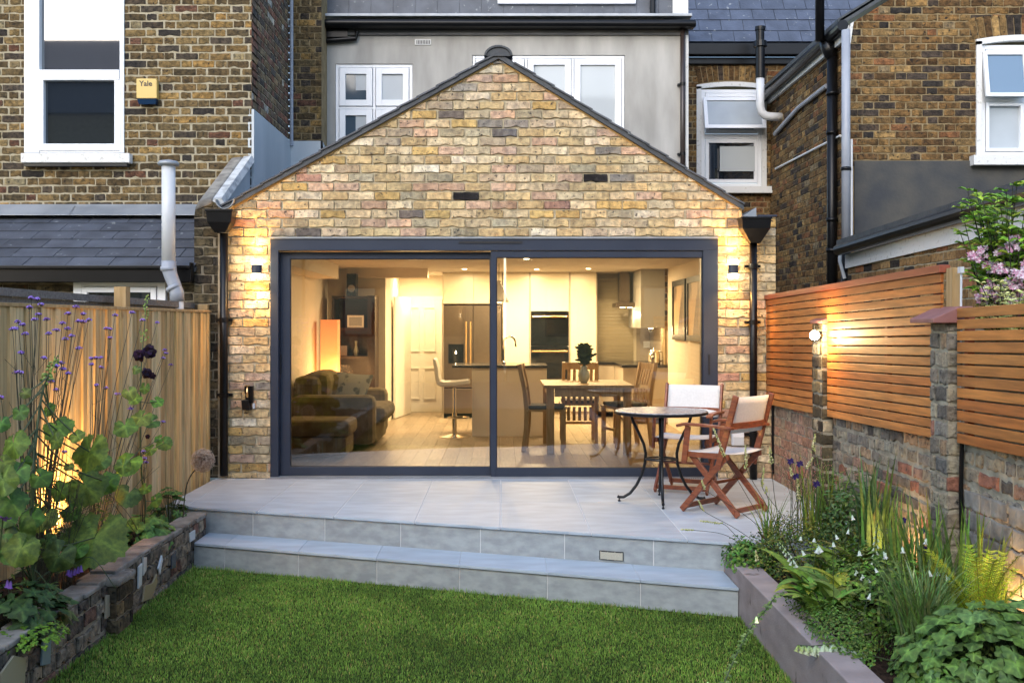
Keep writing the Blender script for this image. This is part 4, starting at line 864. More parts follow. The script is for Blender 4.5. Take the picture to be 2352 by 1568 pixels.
# neighbour's timber post and white pole just behind the end of the tall panel
np_ = thing('timber_post', 'pale timber post standing between the tall slatted panel and the white pole', 'post', (2.52, -3.8, 0))
b = MB(); b.box((wx(2180, 5.72), 5.68-DIST, .5), (wx(2200, 5.72), 5.76-DIST, wz(615, 5.7))); b.build('post_shaft', 'post_wood', np_, bevel=.003)
wp_ = thing('plastic_pole', 'thin white plastic pole beside the timber post', 'pole', (wx(2208, 5.6), 5.6-DIST, 0))
b = MB(); b.tube([(wx(2204, 5.62), 5.62-DIST, .6), (wx(2208, 5.62), 5.62-DIST, wz(622, 5.62))], .006, 8); b.box((wx(2203, 5.62), 5.60-DIST, wz(627, 5.62)), (wx(2211, 5.62), 5.64-DIST, wz(613, 5.62))); b.build('pole', 'white_pipe', wp_)

# ================================================================== OUTDOOR FURNITURE
def director_chair(label):
    t = thing('folding_armchair', label, 'garden chair')
    t['group'] = 'folding garden chairs on the terrace'
    for s in (-1, 1):
        x = s*.215
        b = MB(); b.beam((x, -.235, .0+.012), (x, .15, .435), .020, .045, (0, -1, .9)); b.build('leg', 'teak', t, bevel=.004)
        b = MB(); b.beam((x-s*.022, .235, .012), (x-s*.022, -.17, .425), .020, .045, (0, 1, .9)); b.build('leg', 'teak', t, bevel=.004)
        b = MB(); b.beam((x+s*.022, .09, .34), (x+s*.022, .245, .875), .020, .048, (0, 1, -.3)); b.build('back_post', 'teak', t, bevel=.006)
        b = MB(); b.beam((x+s*.022, -.20, .36), (x+s*.022, -.165, .635), .018, .045, (0, 1, 0)); b.build('arm_post', 'teak', t, bevel=.004)
        b = MB(); b.add([], []); pts = [(-.255, .632), (-.20, .648), (-.05, .650), (.10, .645), (.215, .640)]
        for (a, za), (c, zc) in zip(pts[:-1], pts[1:]): b.beam((x+s*.024, a, za), (x+s*.024, c+.002, zc), .052, .020)
        b.build('armrest', 'teak', t, bevel=.005)
        b = MB(); b.beam((x, -.20, .430), (x, .17, .430), .022, .042); b.build('seat_rail', 'teak', t, bevel=.003)
    for y, z in ((-.215, .045), (.215, .045)):
        b = MB(); b.beam((-.21, y*.93, z), (.21, y*.93, z), .018, .036); b.build('stretcher', 'teak', t, bevel=.003)
    b = MB(); b.beam((-.21, .0, .225), (.21, .0, .225), .02, .02); b.build('stretcher', 'teak', t, bevel=.003)
    b = MB(); n = 8
    for i in range(n):                               # curved lower back rail
        a = -1+2*i/n; c = -1+2*(i+1)/n
        b.beam((a*.235, .185+.03*(1-a*a), .655), (c*.235, .185+.03*(1-c*c), .655), .018, .044)
    b.build('back_rail', 'teak', t)
    b = MB(); nx, ny = 10, 6; vs = []; fs = []       # seat canvas with a slight sag
    for j in range(ny+1):
        for i in range(nx+1):
            a = -1+2*i/nx; y = -.20+.375*j/ny; vs.append((a*.228, y, .4565-.014*(1-a*a)-.004*sin(j)))
    for j in range(ny):
        for i in range(nx): q = j*(nx+1)+i; fs.append((q, q+1, q+nx+2, q+nx+1))
    b.add(vs, fs); o = b.build('seat_canvas', 'canvas', t, smooth=True); m_ = o.modifiers.new('s', 'SOLIDIFY'); m_.thickness = .004
    b = MB(); nx, ny = 10, 5; vs = []; fs = []
    for j in range(ny+1):
        z = .60+.262*j/ny
        for i in range(nx+1):
            a = -1+2*i/nx; vs.append((a*.222, .172+.235*(z-.60)+.022*(1-a*a), z))
    for j in range(ny):
        for i in range(nx): q = j*(nx+1)+i; fs.append((q, q+1, q+nx+2, q+nx+1))
    b.add(vs, fs); o = b.build('back_canvas', 'canvas', t, smooth=True); m_ = o.modifiers.new('s', 'SOLIDIFY'); m_.thickness = .004
    return t
c1 = director_chair('reddish wooden folding armchair with white canvas, nearer one beside the flower bed')
c2 = director_chair('reddish wooden folding armchair with white canvas standing behind the bistro table by the glass')
c1.location = (1.66, -1.72, 0); c1.rotation_euler = (0, 0, R(-135))
c2.location = (1.56, -.70, 0); c2.rotation_euler = (0, 0, R(-24))
bt = thing('bistro_table', 'round bistro table with dark mosaic top and curved black iron legs', 'garden table', (1.25, -1.3, 0))
cx, cy = 1.25, -1.3
b = MB(); b.lathe((cx, cy, .697), [(.345, 0), (.357, .004), (.357, .012), (.35, .0165)], 64); b.build('table_top', 'mosaic', bt)
b = MB(); b.lathe((cx, cy, .684), [(.352, 0), (.361, .003), (.361, .020), (.3575, .023)], 64); b.build('rim', 'iron', bt)
for k in range(4):
    a = R(6+90*k); dx, dy = cos(a), -sin(a)
    pts = [(.235, .683), (.215, .62), (.175, .54), (.135, .45), (.12, .38), (.125, .30), (.15, .21), (.19, .13), (.24, .065), (.29, .034), (.325, .032), (.338, .04)]
    rr = []
    for i in range(len(pts)-1):
        for t in (0, .5): rr.append((pts[i][0]*(1-t)+pts[i+1][0]*t, pts[i][1]*(1-t)+pts[i+1][1]*t))
    rr.append(pts[-1])
    b = MB(); b.tube([(cx+dx*r, cy+dy*r, z) for r, z in rr], .0115, 10); b.lathe((cx+dx*.325, cy+dy*.325, 0), [(.010, 0), (.012, .004), (.010, .01), (.005, .014), (.005, .028)], 10); b.build('leg', 'iron', bt, smooth=True)
b = MB(); n = 28; b.tube([(cx+.12*cos(2*pi*i/n), cy+.12*sin(2*pi*i/n), .335) for i in range(n+1)], .007, 6)
b.tube([(cx-.12, cy, .335), (cx+.12, cy, .335)], .006, 6); b.tube([(cx, cy-.12, .335), (cx, cy+.12, .335)], .006, 6); b.build('waist_ring', 'iron', bt)

# ================================================================== WALL FITTINGS
def wall_light(px, label):
    d = 9.52; x = wx(px, d); z = wz(618, d); y = -.085
    t = thing('wall_light', label, 'wall light', (x, -.02, z), 'up and down wall lights either side of the door')
    b = MB(); b.lathe((x, y, z-.043), [(.043, 0), (.045, .003), (.045, .083), (.043, .086)], 28); b.box((x-.02, y+.035, z-.04), (x+.02, -.008, z+.04)); b.build('body', 'alu', t, smooth=False)
    for s in (-1, 1):
        zz = z+s*.0625; b = MB(); b.lathe((x, y, zz-.019), [(.0455, 0), (.0455, .038)], 28); b.build('glowing_diffuser', M.setdefault('lampglow', emis('lamp_glow', (1, .80, .48), 14)), t)
        b = MB(); b.lathe((x, y, z+s*.0855-.0035), [(.046, 0), (.046, .007)], 28); b.build('rim', 'alu', t)
        l = bpy.data.lights.new('spot', 'SPOT'); l.energy = 13; l.color = (1, .52, .14); l.spot_size = R(125); l.spot_blend = .9; l.shadow_soft_size = .03
        o = bpy.data.objects.new('wall_light_beam', l); COL.objects.link(o); o.parent = t; o.location = Vector((x, y, z+s*.10))-t.location
        o.rotation_euler = (0 if s < 0 else pi, 0, 0)
        l = bpy.data.lights.new('pt', 'POINT'); l.energy = .6; l.color = (1, .56, .18); l.shadow_soft_size = .02
        o = bpy.data.objects.new('wall_light_glow', l); COL.objects.link(o); o.parent = t; o.location = Vector((x, y-.055, z+s*.115))-t.location
wall_light(590, 'lit grey cylinder wall light left of the sliding door')
wall_light(1684, 'lit grey cylinder wall light right of the sliding door')
t = thing('alarm_box', 'yellow bell shaped alarm box on the brown brick wall beside the tall window', 'alarm box', (wx(339, 10.75), 1.1, wz(211, 10.75)))
d = 10.75; x0, x1, z0, z1 = wx(315, d), wx(362, d), wz(240, d), wz(182, d)
M['alarm'] = mat('alarm_yellow', (.62, .43, .13), .4)
b = MB(); b.box((x0, YL1-.075, z0+.055), (x1, YL1-.008, z1)); b.build('cover', 'alarm', t, bevel=.006)
b = MB(); b.prism([(x0+.004, YL1-.07, z0+.054), (x1-.006, YL1-.07, z0+.054), (x1-.02, YL1-.06, z0), (x0+.018, YL1-.06, z0)], (0, .05, 0)); b.build('strobe', mat('blue_lens', (.01, .03, .07), .15), t)
tc_ = bpy.data.curves.new('lettering', 'FONT'); tc_.body = 'Yale'; tc_.size = .075; tc_.extrude = .001; tc_.align_x = 'CENTER'; tc_.offset = .0015
to = bpy.data.objects.new('tmp', tc_); COL.objects.link(to); dg = bpy.context.evaluated_depsgraph_get(); me = bpy.data.meshes.new_from_object(to.evaluated_get(dg)); bpy.data.objects.remove(to)
lt = bpy.data.objects.new('lettering', me); COL.objects.link(lt); lt.parent = t; lt.rotation_euler = (pi/2, 0, 0); lt.location = Vector(((x0+x1)/2-.008, YL1-.0765, z1-.075))-t.location
me.materials.clear(); me.materials.append(mat('dark_letter', (.05, .04, .03), .5))
# garden tap
t = thing('outdoor_tap', 'black cased outdoor tap on the brick pier left of the door', 'tap', (wx(568, 9.55), -.02, wz(915, 9.55)))
X = lambda px: wx(px, 9.55); Z_ = lambda py: wz(py, 9.55)
b = MB(); b.box((X(561), -.05, Z_(903)), (X(566), -.016, Z_(886))); b.box((X(574), -.05, Z_(925)), (X(581), -.016, Z_(886))); b.prism([(X(557), -.10, Z_(918)), (X(573), -.10, Z_(918)), (X(577), -.10, Z_(941)), (X(559), -.10, Z_(941))], (0, .084, 0)); b.box((X(562), -.035, Z_(921)), (X(580), -.016, Z_(886))); b.build('bracket', 'black_plastic', t, bevel=.003)
b = MB(); b.tube([(X(569), -.016, Z_(893)), (X(569), -.075, Z_(893)), (X(569.5), -.085, Z_(900)), (X(570), -.085, Z_(912))], .009, 10); b.tube([(X(569), -.06, Z_(893)), (X(569), -.06, Z_(885))], .006, 8); b.box((X(563.5), -.066, Z_(886)), (X(574.5), -.054, Z_(884))); b.build('spout', 'brass', t)
b = MB(); b.box((X(580), -.045, Z_(938)), (X(584), -.016, Z_(926))); b.build('tag_plate', 'white_pipe', t)
t = thing('outdoor_socket', 'white weatherproof socket box low on the wall behind the armchairs', 'socket', (wx(1694, 9.55), -.02, wz(1006, 9.55)))
b = MB(); b.box((X(1681), -.075, Z_(1023)), (X(1708), -.014, Z_(991))); b.build('box', 'upvc', t, bevel=.008)
b = MB(); b.box((X(1683), -.081, Z_(1021)), (X(1706), -.0755, Z_(1002))); b.build('lid', 'white_pipe', t, bevel=.004)
# air brick in the step
t = thing('air_brick', 'cream plastic air brick set into the upper grey riser', 'vent', (.83, YU(.83), -.13))
d = 9.6+YU(.85)-.01; x0, x1 = wx(1379, d), wx(1433, d); z0, z1 = wz(1290, d), wz(1269, d)
f = lambda x, o=0: YU(x)+.004-o
b = MB(); b.prism([(x0, f(x0, .003), z0), (x1, f(x1, .003), z0), (x1, f(x1, .003), z1), (x0, f(x0, .003), z1)], (0, -.004, 0)); b.build('frame', 'dark_gap', t)
b = MB()
for i in range(5):
    z = z0+.004+(z1-z0-.012)*i/5+.002; b.prism([(x0+.006, f(x0, .008), z), (x1-.006, f(x1, .008), z), (x1-.006, f(x1, .008), z+.008), (x0+.006, f(x0, .008), z+.008)], (0, -.006, 0))
for i in range(4):
    x = x0+.006+(x1-x0-.018)*i/3; b.prism([(x, f(x, .010), z0+.004), (x+.005, f(x, .010), z0+.004), (x+.005, f(x, .010), z1-.004), (x, f(x, .010), z1-.004)], (0, -.006, 0))
b.build('grille', mat('cream_plastic', (.48, .46, .36), .5), t)
# globe lamp on the pier
gx, gy, gz = 2.285, 7.76-DIST, wz(770, 7.76)
t = thing('globe_lamp', 'small glowing bulkhead lamp on the brick pier between the slatted panels', 'wall light', (gx, gy, gz))
b = MB(); b.lathe((gx, gy, gz), [(.001, -.034), (.02, -.028), (.031, -.014), (.034, 0), (.031, .014), (.02, .028), (.001, .034)], 18); b.build('bulb', emis('globe_glow', (1, .74, .40), 60), t, smooth=True)
b = MB(); b.tube([(gx+.03, gy, gz), (2.355, gy+.05, gz)], .012, 10); b.lathe((2.352, gy+.06, gz), [(.03, -.012), (.03, .0)], 18, axis='x'); b.build('bracket', 'iron', t)
def point(name, loc, e, col=(1, .60, .25), r=.03, parent=None):
    l = bpy.data.lights.new(name, 'POINT'); l.energy = e; l.color = col; l.shadow_soft_size = r
    o = bpy.data.objects.new(name, l); COL.objects.link(o); o.location = loc
    if parent: o.parent = parent; o.location = Vector(loc)-parent.location
    return o
point('globe_lamp_light', (gx-.02, gy-.05, gz), 6, (1, .64, .30), .03, t)
def spike_light(loc, aim, e, label, size=70):
    t = thing('garden_spotlight', label, 'garden light', loc)
    loc = Vector(loc); dv = (Vector(aim)-loc).normalized()
    b = MB(); b.tube([loc-dv*.05, loc+dv*.03], .028, 14, caps=True); b.build('housing', 'iron', t)
    b = MB(); b.tube([loc+dv*.031, loc+dv*.034], .024, 14); b.build('lens', M.setdefault('spotlens', emis('spot_lens', (1, .8, .5), 1.5)), t)
    b = MB(); b.tube([loc-dv*.03, loc+Vector((0, 0, -.16))], .008, 8); b.build('spike', 'iron', t)
    l = bpy.data.lights.new('spot', 'SPOT'); l.energy = e; l.color = (1, .58, .22); l.spot_size = R(size); l.spot_blend = .7; l.shadow_soft_size = .02
    o = bpy.data.objects.new('garden_spotlight_beam', l); COL.objects.link(o); o.parent = t; o.location = dv*.045; o.rotation_euler = dv.to_track_quat('-Z', 'Y').to_euler()
spike_light((-2.60, -2.98, -.05), (-2.86, -2.80, .30), 70, 'black spike spotlight shining up the timber fence behind the leaves', 75)
spike_light((2.25, -4.66, -.05), (2.43, -4.58, .30), 5.5, 'black spike spotlight washing the wall beside the fern', 95)
spike_light((2.20, -3.45, -.08), (2.42, -3.25, .25), 5, 'black spike spotlight among the iris leaves at the wall foot', 110)
# ================================================================== INTERIOR FURNISHINGS
t = thing('armchair', 'brown chenille sofa chair with rounded arms in the living end', 'sofa', (-1.75, 2.8, 0))
def y_(d): return d-DIST
b = MB(); b.box((-2.30, y_(11.65), .06), (wx(858, 11.6), y_(11.93), .60)); b.build('arm', 'sofa', t, bevel=.07)
b = MB(); b.box((-2.30, y_(13.0), .06), (wx(889, 13.1), y_(13.28), .60)); b.build('arm', 'sofa', t, bevel=.07)
b = MB(); b.box((-2.33, y_(11.9), .06), (-2.02, y_(13.05), .80)); b.build('backrest', 'sofa', t, bevel=.09)
b = MB(); b.box((-2.1, y_(11.94), .05), (wx(870, 12.2), y_(12.99), .27)); b.build('base', 'sofa', t, bevel=.02)
b = MB(); b.box((-2.1, y_(11.94), .275), (wx(893, 12.2), y_(12.99), .46)); b.build('seat_cushion', 'sofa', t, bevel=.07)
b = MB(); b.box((-2.24, y_(12.0), .5), (-1.93, y_(12.9), .84)); b.build('back_cushion', 'sofa', t, bevel=.10)
t = thing('footstool', 'brown chenille footstool in front of the sofa', 'footstool', (-1.85, 1.3, 0))
b = MB(); b.box((-2.22, y_(10.75), .05), (-1.56, y_(11.3), .24)); b.build('base', 'sofa', t, bevel=.02)
b = MB(); b.box((-2.24, y_(10.72), .245), (-1.52, y_(11.34), .41)); b.build('cushion', 'sofa', t, bevel=.05)
for k, (px, lab) in enumerate(((752, 'plain brown scatter cushion leaning on the sofa back'), (803, 'cream scatter cushion with ring pattern on the sofa'))):
    t = thing('cushion', lab, 'cushion', (wx(px, 12.3), y_(12.3), .5)); c = Vector((wx(px, 12.3), y_(12.35), .62)); b = MB(); vs = []; fs = []; n = 10
    for s in (-1, 1):
        for j in range(n+1):
            for i in range(n+1):
                a, e = -1+2*i/n, -1+2*j/n; th = .075*(1-a*a)**.5*(1-e*e)**.5; pin = 1-.12*(abs(a*e))**1.5*0-.06*((1-abs(a))*(abs(e)**3)+(1-abs(e))*(abs(a)**3))
                vs.append(c+Vector((a*.21*pin+e*.05, s*th+.1*e, e*.19*pin-.02*a)))
    m = (n+1)**2
    for s in (0, 1):
        for j in range(n):
            for i in range(n): q = s*m+j*(n+1)+i; fs.append((q, q+1, q+n+2, q+n+1))
    b.add(vs, fs); b.build('cover', 'cushion' if k else 'sofa', t, smooth=True)
t = thing('floor_lamp', 'tall square paper floor lamp glowing orange behind the sofa', 'lamp', (-2.2, y_(13.75), 0))
x0, x1 = wx(736, 13.7), wx(775, 13.7); zt_ = wz(734, 13.7)
ml = bpy.data.materials.new('paper_shade_glow'); ml.use_nodes = True; nt = ml.node_tree; bs = nt.nodes['Principled BSDF']; bs.inputs['Base Color'].default_value = (.6, .3, .12, 1)
tcn = _n(nt, 'ShaderNodeTexCoord'); sx = _n(nt, 'ShaderNodeSeparateXYZ'); nt.links.new(tcn.outputs['Object'], sx.inputs[0])
cr = _n(nt, 'ShaderNodeValToRGB'); mr = _n(nt, 'ShaderNodeMapRange'); mr.inputs[1].default_value = .45; mr.inputs[2].default_value = 1.45; nt.links.new(sx.outputs[2], mr.inputs[0]); nt.links.new(mr.outputs[0], cr.inputs[0])
e = cr.color_ramp.elements; e[0].position = 0; e[0].color = (1, .55, .16, 1); e[1].position = 1; e[1].color = (.22, .05, .015, 1); k = e.new(.3); k.color = (.85, .36, .08, 1); k = e.new(.55); k.color = (.38, .11, .03, 1)
nt.links.new(cr.outputs[0], bs.inputs['Emission Color']); bs.inputs['Emission Strength'].default_value = 1.0; M['paper_lamp'] = ml
b = MB(); b.box((x0, y_(13.7), .10), (x1, y_(13.92), zt_)); b.build('shade', 'paper_lamp', t)
b = MB(); b.box((x0+.02, y_(13.72), 0), (x1-.02, y_(13.90), .098)); b.build('base', 'dark_wood', t)
point('floor_lamp_light', (-2.0, y_(13.55), .75), 7, (1, .5, .18), .12, t)
bc = thing('bookcase', 'dark wood open bookcase against the nib wall', 'bookcase', (-2, y_(14.4), 0))
x0, x1, zt_ = wx(762, 14.3), wx(861, 14.3), wz(679, 14.3); ya, yb = y_(14.3), y_(14.72)
b = MB(); b.box((x0, ya, 0), (x0+.035, yb, zt_)); b.box((x1-.10, ya, 0), (x1, yb, zt_)); b.box((x0, yb, 0), (x1, yb+.02, zt_)); b.build('side_panel', 'dark_wood', bc)
for z in (.1, .5, .92, 1.30, zt_-.04): b = MB(); b.box((x0+.036, ya+.004, z), (x1-.101, yb-.001, z+.035)); b.build('shelf', 'dark_wood', bc)
t = thing('photo_frame', 'small white photo frame standing on the bookcase shelf', 'photo frame', (wx(816, 14.25), y_(14.38), 1.335))
xa, xb, za, zb = wx(797, 14.3), wx(835, 14.3), 1.336, wz(724, 14.3); yy = ya+.02
b = MB(); b.box((xa, yy, za), (xb, yy+.02, za+.025)); b.box((xa, yy, zb-.025), (xb, yy+.02, zb)); b.box((xa, yy, za+.025), (xa+.025, yy+.02, zb-.025)); b.box((xb-.025, yy, za+.025), (xb, yy+.02, zb-.025)); b.build('frame', 'upvc', t)
b = MB(); b.box((xa+.024, yy+.008, za+.024), (xb-.024, yy+.014, zb-.024)); b.build('picture', 'pane_frost', t)
t = thing('reflection_box', 'dark upright box standing in for a window reflection, on top of the bookcase', 'reflection_box', (wx(806, 14.4), y_(14.5), zt_))  # dark box added where the glass only mirrors windows; cabinet and cone invented
b = MB(); b.box((wx(796, 14.4), y_(14.4), zt_+.001), (wx(818, 14.4), y_(14.6), zt_+.30)); b.build('cabinet', 'black_plastic', t, bevel=.01)
b = MB(); b.lathe((wx(807, 14.4), y_(14.4)-.004, zt_+.10), [(.045, .0), (.05, .003)], 20, axis='y'); b.build('cone', 'grey_pipe', t)
for k, (px, z, w, h, c) in enumerate(((790, .955, .10, .14, 'pane_blue'), (818, .955, .05, .20, 'ceramic'), (806, .535, .22, .12, 'brass'))):
    t = thing(('box', 'vase', 'bowl')[k], ('small blue grey box on the lower bookcase shelf', 'slim pale vase beside the box on the bookcase shelf', 'low brass bowl on the bottom bookcase shelf')[k], ('box', 'vase', 'bowl')[k], (wx(px, 14.5), y_(14.5), z))
    b = MB()
    if k == 0: b.box((wx(px, 14.5)-w/2, y_(14.45), z+.001), (wx(px, 14.5)+w/2, y_(14.58), z+h))
    elif k == 1: b.lathe((wx(px, 14.5), y_(14.5), z+.001), [(w*.5, 0), (w*.7, h*.3), (w*.3, h*.75), (w*.45, h)], 16)
    else: b.lathe((wx(px, 14.5), y_(14.5), z+.001), [(w*.25, 0), (w*.5, h*.6), (w*.5, h*.65), (w*.3, h*.1)], 20)
    b.build(('lid', 'vessel', 'dish')[k], c, t)
# kitchen run
K = 15.7
def kx(px, d=K): return wx(px, d)
def kz(py, d=K): return wz(py, d)
ky = y_(K)
t = thing('fridge', 'bronze steel double door fridge with brass handles and ice dispenser', 'fridge', (-.4, ky+.3, 0))
x0, x1, zt_ = kx(1019), kx(1153), kz(700); xm = kx(1086.5)
b = MB(); b.box((x0+.005, ky+.06, .03), (x1-.005, ky+.7, zt_)); b.build('body', 'black_plastic', t)
for a, c in ((x0+.008, xm-.003), (xm+.003, x1-.008)):
    b = MB(); b.box((a, ky, .45), (c, ky+.055, zt_-.01)); b.build('door', 'steel', t, bevel=.006)
b = MB(); b.box((x0+.008, ky, .07), (x1-.008, ky+.055, .435)); b.build('freezer_drawer', 'steel', t, bevel=.006)
for px in (1071, 1081):
    b = MB(); b.tube([(kx(px), ky-.045, kz(838)), (kx(px), ky-.045, kz(738))], .012, 10); b.build('handle', 'brass', t)
b = MB(); b.box((kx(1030), ky-.006, kz(834)), (kx(1065), ky-.0005, kz(790))); b.build('ice_dispenser', 'black_glass', t)
b = MB(); b.box((kx(1046), ky-.012, kz(812)), (kx(1048), ky-.0065, kz(806))); b.build('display_light', 'lampglow', t)
t = thing('kitchen_units', 'tall cream handleless kitchen units running either side of the built-in ovens', 'kitchen units', (.6, ky+.3, 0))
def door_(x0, x1, z0, z1, m='cream_gloss', y=None, nm='unit_door'):
    b = MB(); yy = ky if y is None else y; b.box((x0, yy, z0), (x1, yy+.02, z1)); return b.build(nm, m, t, bevel=.002)
b = MB(); b.box((kx(1017)-.001, ky+.022, 0), (kx(1017)+.012, ky+.7, CE-.002)); b.box((x0, ky+.022, zt_+.01), (x1, ky+.7, CE-.002)); b.box((kx(1155), ky+.022, .0), (kx(1372), ky+.65, CE-.002)); b.build('carcass', 'taupe_panel', t)
door_(kx(1018), kx(1088)-.003, zt_+.02, CE-.004); door_(kx(1088), kx(1153), zt_+.02, CE-.004)
door_(kx(1155), kx(1215), .1, CE-.004); door_(kx(1219), kx(1306.5), kz(715)+.003, CE-.004); door_(kx(1219), kx(1306.5), .42, kz(873)); door_(kx(1219), kx(1306.5), .1, .415)
door_(kx(1311), kx(1369), .1, CE-.004)
for n_, (pa, pb, lab) in enumerate(((715.5, 794, 'upper built-in oven with lit controls'), (795, 870, 'lower built-in oven with lit handle'))):
    o_ = thing('oven', lab+' in the tall cream units', 'oven', (kx(1262), ky, kz(pb)), 'built-in ovens')
    b = MB(); b.box((kx(1219.5), ky-.012, kz(pb)), (kx(1306), ky+.02, kz(pa))); b.build('front', 'black_glass', o_, bevel=.002)
    b = MB(); b.tube([(kx(1224), ky-.05, kz(pa+11)), (kx(1302), ky-.05, kz(pa+11))], .013, 10); b.build('handle', 'brass', o_)
    b = MB(); b.box((kx(1221), ky-.018, kz(pa+14)), (kx(1304), ky-.0125, kz(pa+9))); b.build('trim', 'brass', o_)
# window with slatted blind, right-hand units, hood, counter
t = thing('slatted_blind', 'cream slatted blind covering the tall kitchen window', 'blind', (kx(1414), 6.85, 1))
b = MB(); x0, x1 = kx(1372, 16.4), kx(1457, 16.4); z = kz(833, 16.4)
while z < kz(640, 16.4): b.prism([(x0+.01, 6.86, z), (x1-.01, 6.86, z), (x1-.01, 6.835, z+.045), (x0+.01, 6.835, z+.045)], (0, .004, 0)); z += .052
b.build('slats', 'blind', t)
b = MB(); b.box((x0-.04, 6.87, kz(836, 16.4)), (x1+.04, 6.899, kz(630, 16.4))); b.build('window_frame', 'cream_gloss', t)
t = thing('base_units', 'low cream kitchen units with black worktop along the right wall', 'kitchen units', (2, 5.5, 0))
ye = y_(14.8); b = MB(); b.box((1.70, ye, .08), (IX1-.001, 6.89, .78)); b.box((.98+.48, 6.3, .08), (1.70, 6.89, .78)); b.build('carcass', 'taupe_panel', t, bevel=.002)
b = MB(); b.box((1.68, ye-.02, .781), (IX1-.001, 6.89, .82)); b.box((1.44, 6.28, .781), (1.68, 6.89, .82)); b.build('worktop', 'worktop', t, bevel=.002)
b = MB(); b.box((IX1-.016, ye, .821), (IX1-.001, 6.89, 1.32)); b.box((1.5, 6.884, .821), (IX1-.02, 6.899, 1.32)); b.build('splashback', 'taupe_panel', t)
t = thing('wall_unit', 'grey end of the wall cupboard with under-cabinet light', 'cupboard', (2.13, 5.5, 1.4))
b = MB(); b.box((1.945, ye+.01, 1.33), (IX1-.001, 6.6, CE-.002)); b.build('carcass', mat('grey_unit', (.27, .26, .235), .45), t, bevel=.002)
b = MB(); b.lathe((2.12, ye+.25, 1.322), [(.03, 0), (.03, .007)], 16); b.build('downlight', 'lampglow', t)
point('under_cabinet_light', (2.12, ye+.3, 1.29), 4, (1, .7, .36), .03, t)
t = thing('cooker_hood', 'steel and glass cooker hood hanging over the hob', 'cooker hood', (1.75, 6.2, 1.6))
b = MB(); b.box((kx(1424, 15.6), y_(15.6), kz(694, 15.6)), (kx(1446, 15.6), y_(15.9), CE-.002)); b.build('chimney', 'steel', t)
b = MB(); b.box((kx(1413, 15.6), y_(15.45), kz(706, 15.6)), (kx(1466, 15.6), y_(16.0), kz(695, 15.6))); b.build('canopy', 'steel', t, bevel=.004)
for px in (1428, 1446): b = MB(); b.lathe((kx(px, 15.6), y_(15.55), kz(706, 15.6)-.006), [(.03, 0), (.03, .005)], 14); b.build('hood_lamp', 'lampglow', t)
point('hood_light', (kx(1438, 15.6), y_(15.6), 1.52), 4, (1, .72, .38), .03, t)
t = thing('kettle', 'silver kettle on the black worktop near the right wall', 'kettle', (kx(1502, 15), y_(15), .82))
b = MB(); b.lathe((kx(1502, 15), y_(15), .821), [(.085, 0), (.09, .02), (.085, .15), (.06, .19), (.015, .2), (.015, .215), (.02, .22)], 20); b.tube([(kx(1502, 15)+.07, y_(15), 1.0), (kx(1502, 15)+.13, y_(15), .99), (kx(1502, 15)+.125, y_(15), .87), (kx(1502, 15)+.08, y_(15), .86)], .01, 8); b.build('jug', 'chrome', t, smooth=True)
t = thing('light_switch', 'white switch plate on the taupe splashback', 'switch', (kx(1490, 16), 6.88, 1.05))
b = MB(); b.box((kx(1478, 16.47), 6.872, 1.02), (kx(1503, 16.47), 6.8835, 1.12)); b.build('plate', 'upvc', t)
# island with tap, stool, pendant
yi = y_(13.15)
t = thing('kitchen_island', 'taupe kitchen island with thin black worktop', 'kitchen island', (.1, yi+.4, 0))
b = MB(); b.box((wx(1084, 13.15), yi, .0), (wx(1256, 13.15), yi+.9, .845)); b.build('panel', mat('pale_taupe_panel', (.62, .54, .43), .4, (.68, .59, .48), 3), t, bevel=.003)
b = MB(); b.box((wx(1039, 13.15), yi-.02, .846), (wx(1258, 13.15), yi+.92, .875)); b.build('worktop', 'worktop', t, bevel=.002)
t = thing('kitchen_tap', 'tall chrome swan neck tap on the island', 'tap', (.05, y_(13.7), .875))
X = lambda p: wx(p, 13.7); Zz = lambda p: wz(p, 13.7)
b = MB(); b.tube([(X(1157), y_(13.7), .876), (X(1157), y_(13.7), Zz(790))]+[(X(1157)+.075-.075*cos(a), y_(13.7), Zz(786)+.075*sin(a)) for a in [pi*k/10 for k in range(11)]]+[(X(1157)+.155, y_(13.7), Zz(796))], .012, 10); b.lathe((X(1157), y_(13.7), .876), [(.028, 0), (.024, .03), (.014, .035)], 14); b.build('spout', 'chrome', t, smooth=True)
t = thing('bar_stool', 'white leather bar stool with chrome pedestal at the end of the island', 'bar stool', (-.57, y_(13.1), 0))
sx_, sy_ = wx(1044, 13.1), y_(13.1)
b = MB(); b.lathe((sx_, sy_, 0), [(.20, 0), (.20, .008), (.12, .022), (.03, .04), (.028, .3), (.02, .3), (.02, .60)], 28); b.build('pedestal', 'chrome', t, smooth=False)
b = MB(); n = 16; b.tube([(sx_+.05+.13*cos(2*pi*k/n), sy_+.13*sin(2*pi*k/n), .24) for k in range(n+1)], .008, 6); b.build('footrest', 'chrome', t)
b = MB(); xl = wx(1001, 13.1); sec = [(.52, .66), (.30, .635), (.10, .625), (.03, .65), (.005, .72), (-.005, .82), (-.03, .93), (-.025, .965), (.01, .96), (.045, .86), (.055, .76), (.075, .70), (.14, .685), (.30, .69), (.50, .715)]
b.prism([(xl+a*.82, sy_-.2, z) for a, z in sec], (0, .4, 0)); b.build('seat', 'leather_white', t, bevel=.012)
t = thing('pendant_lamp', 'cream bell pendant lamp hanging over the island', 'pendant', (wx(1146, 13.4), y_(13.4), 1.7))
X0 = wx(1146, 13.4); z0 = wz(694, 13.4)
b = MB(); b.lathe((X0, y_(13.4), z0), [(.125, 0), (.12, .03), (.10, .09), (.06, .19), (.03, .22), (.022, .27), (.018, .27), (.026, .21), (.055, .18), (.095, .085), (.118, .01)], 28); b.build('shade', 'leather_white', t, smooth=True)
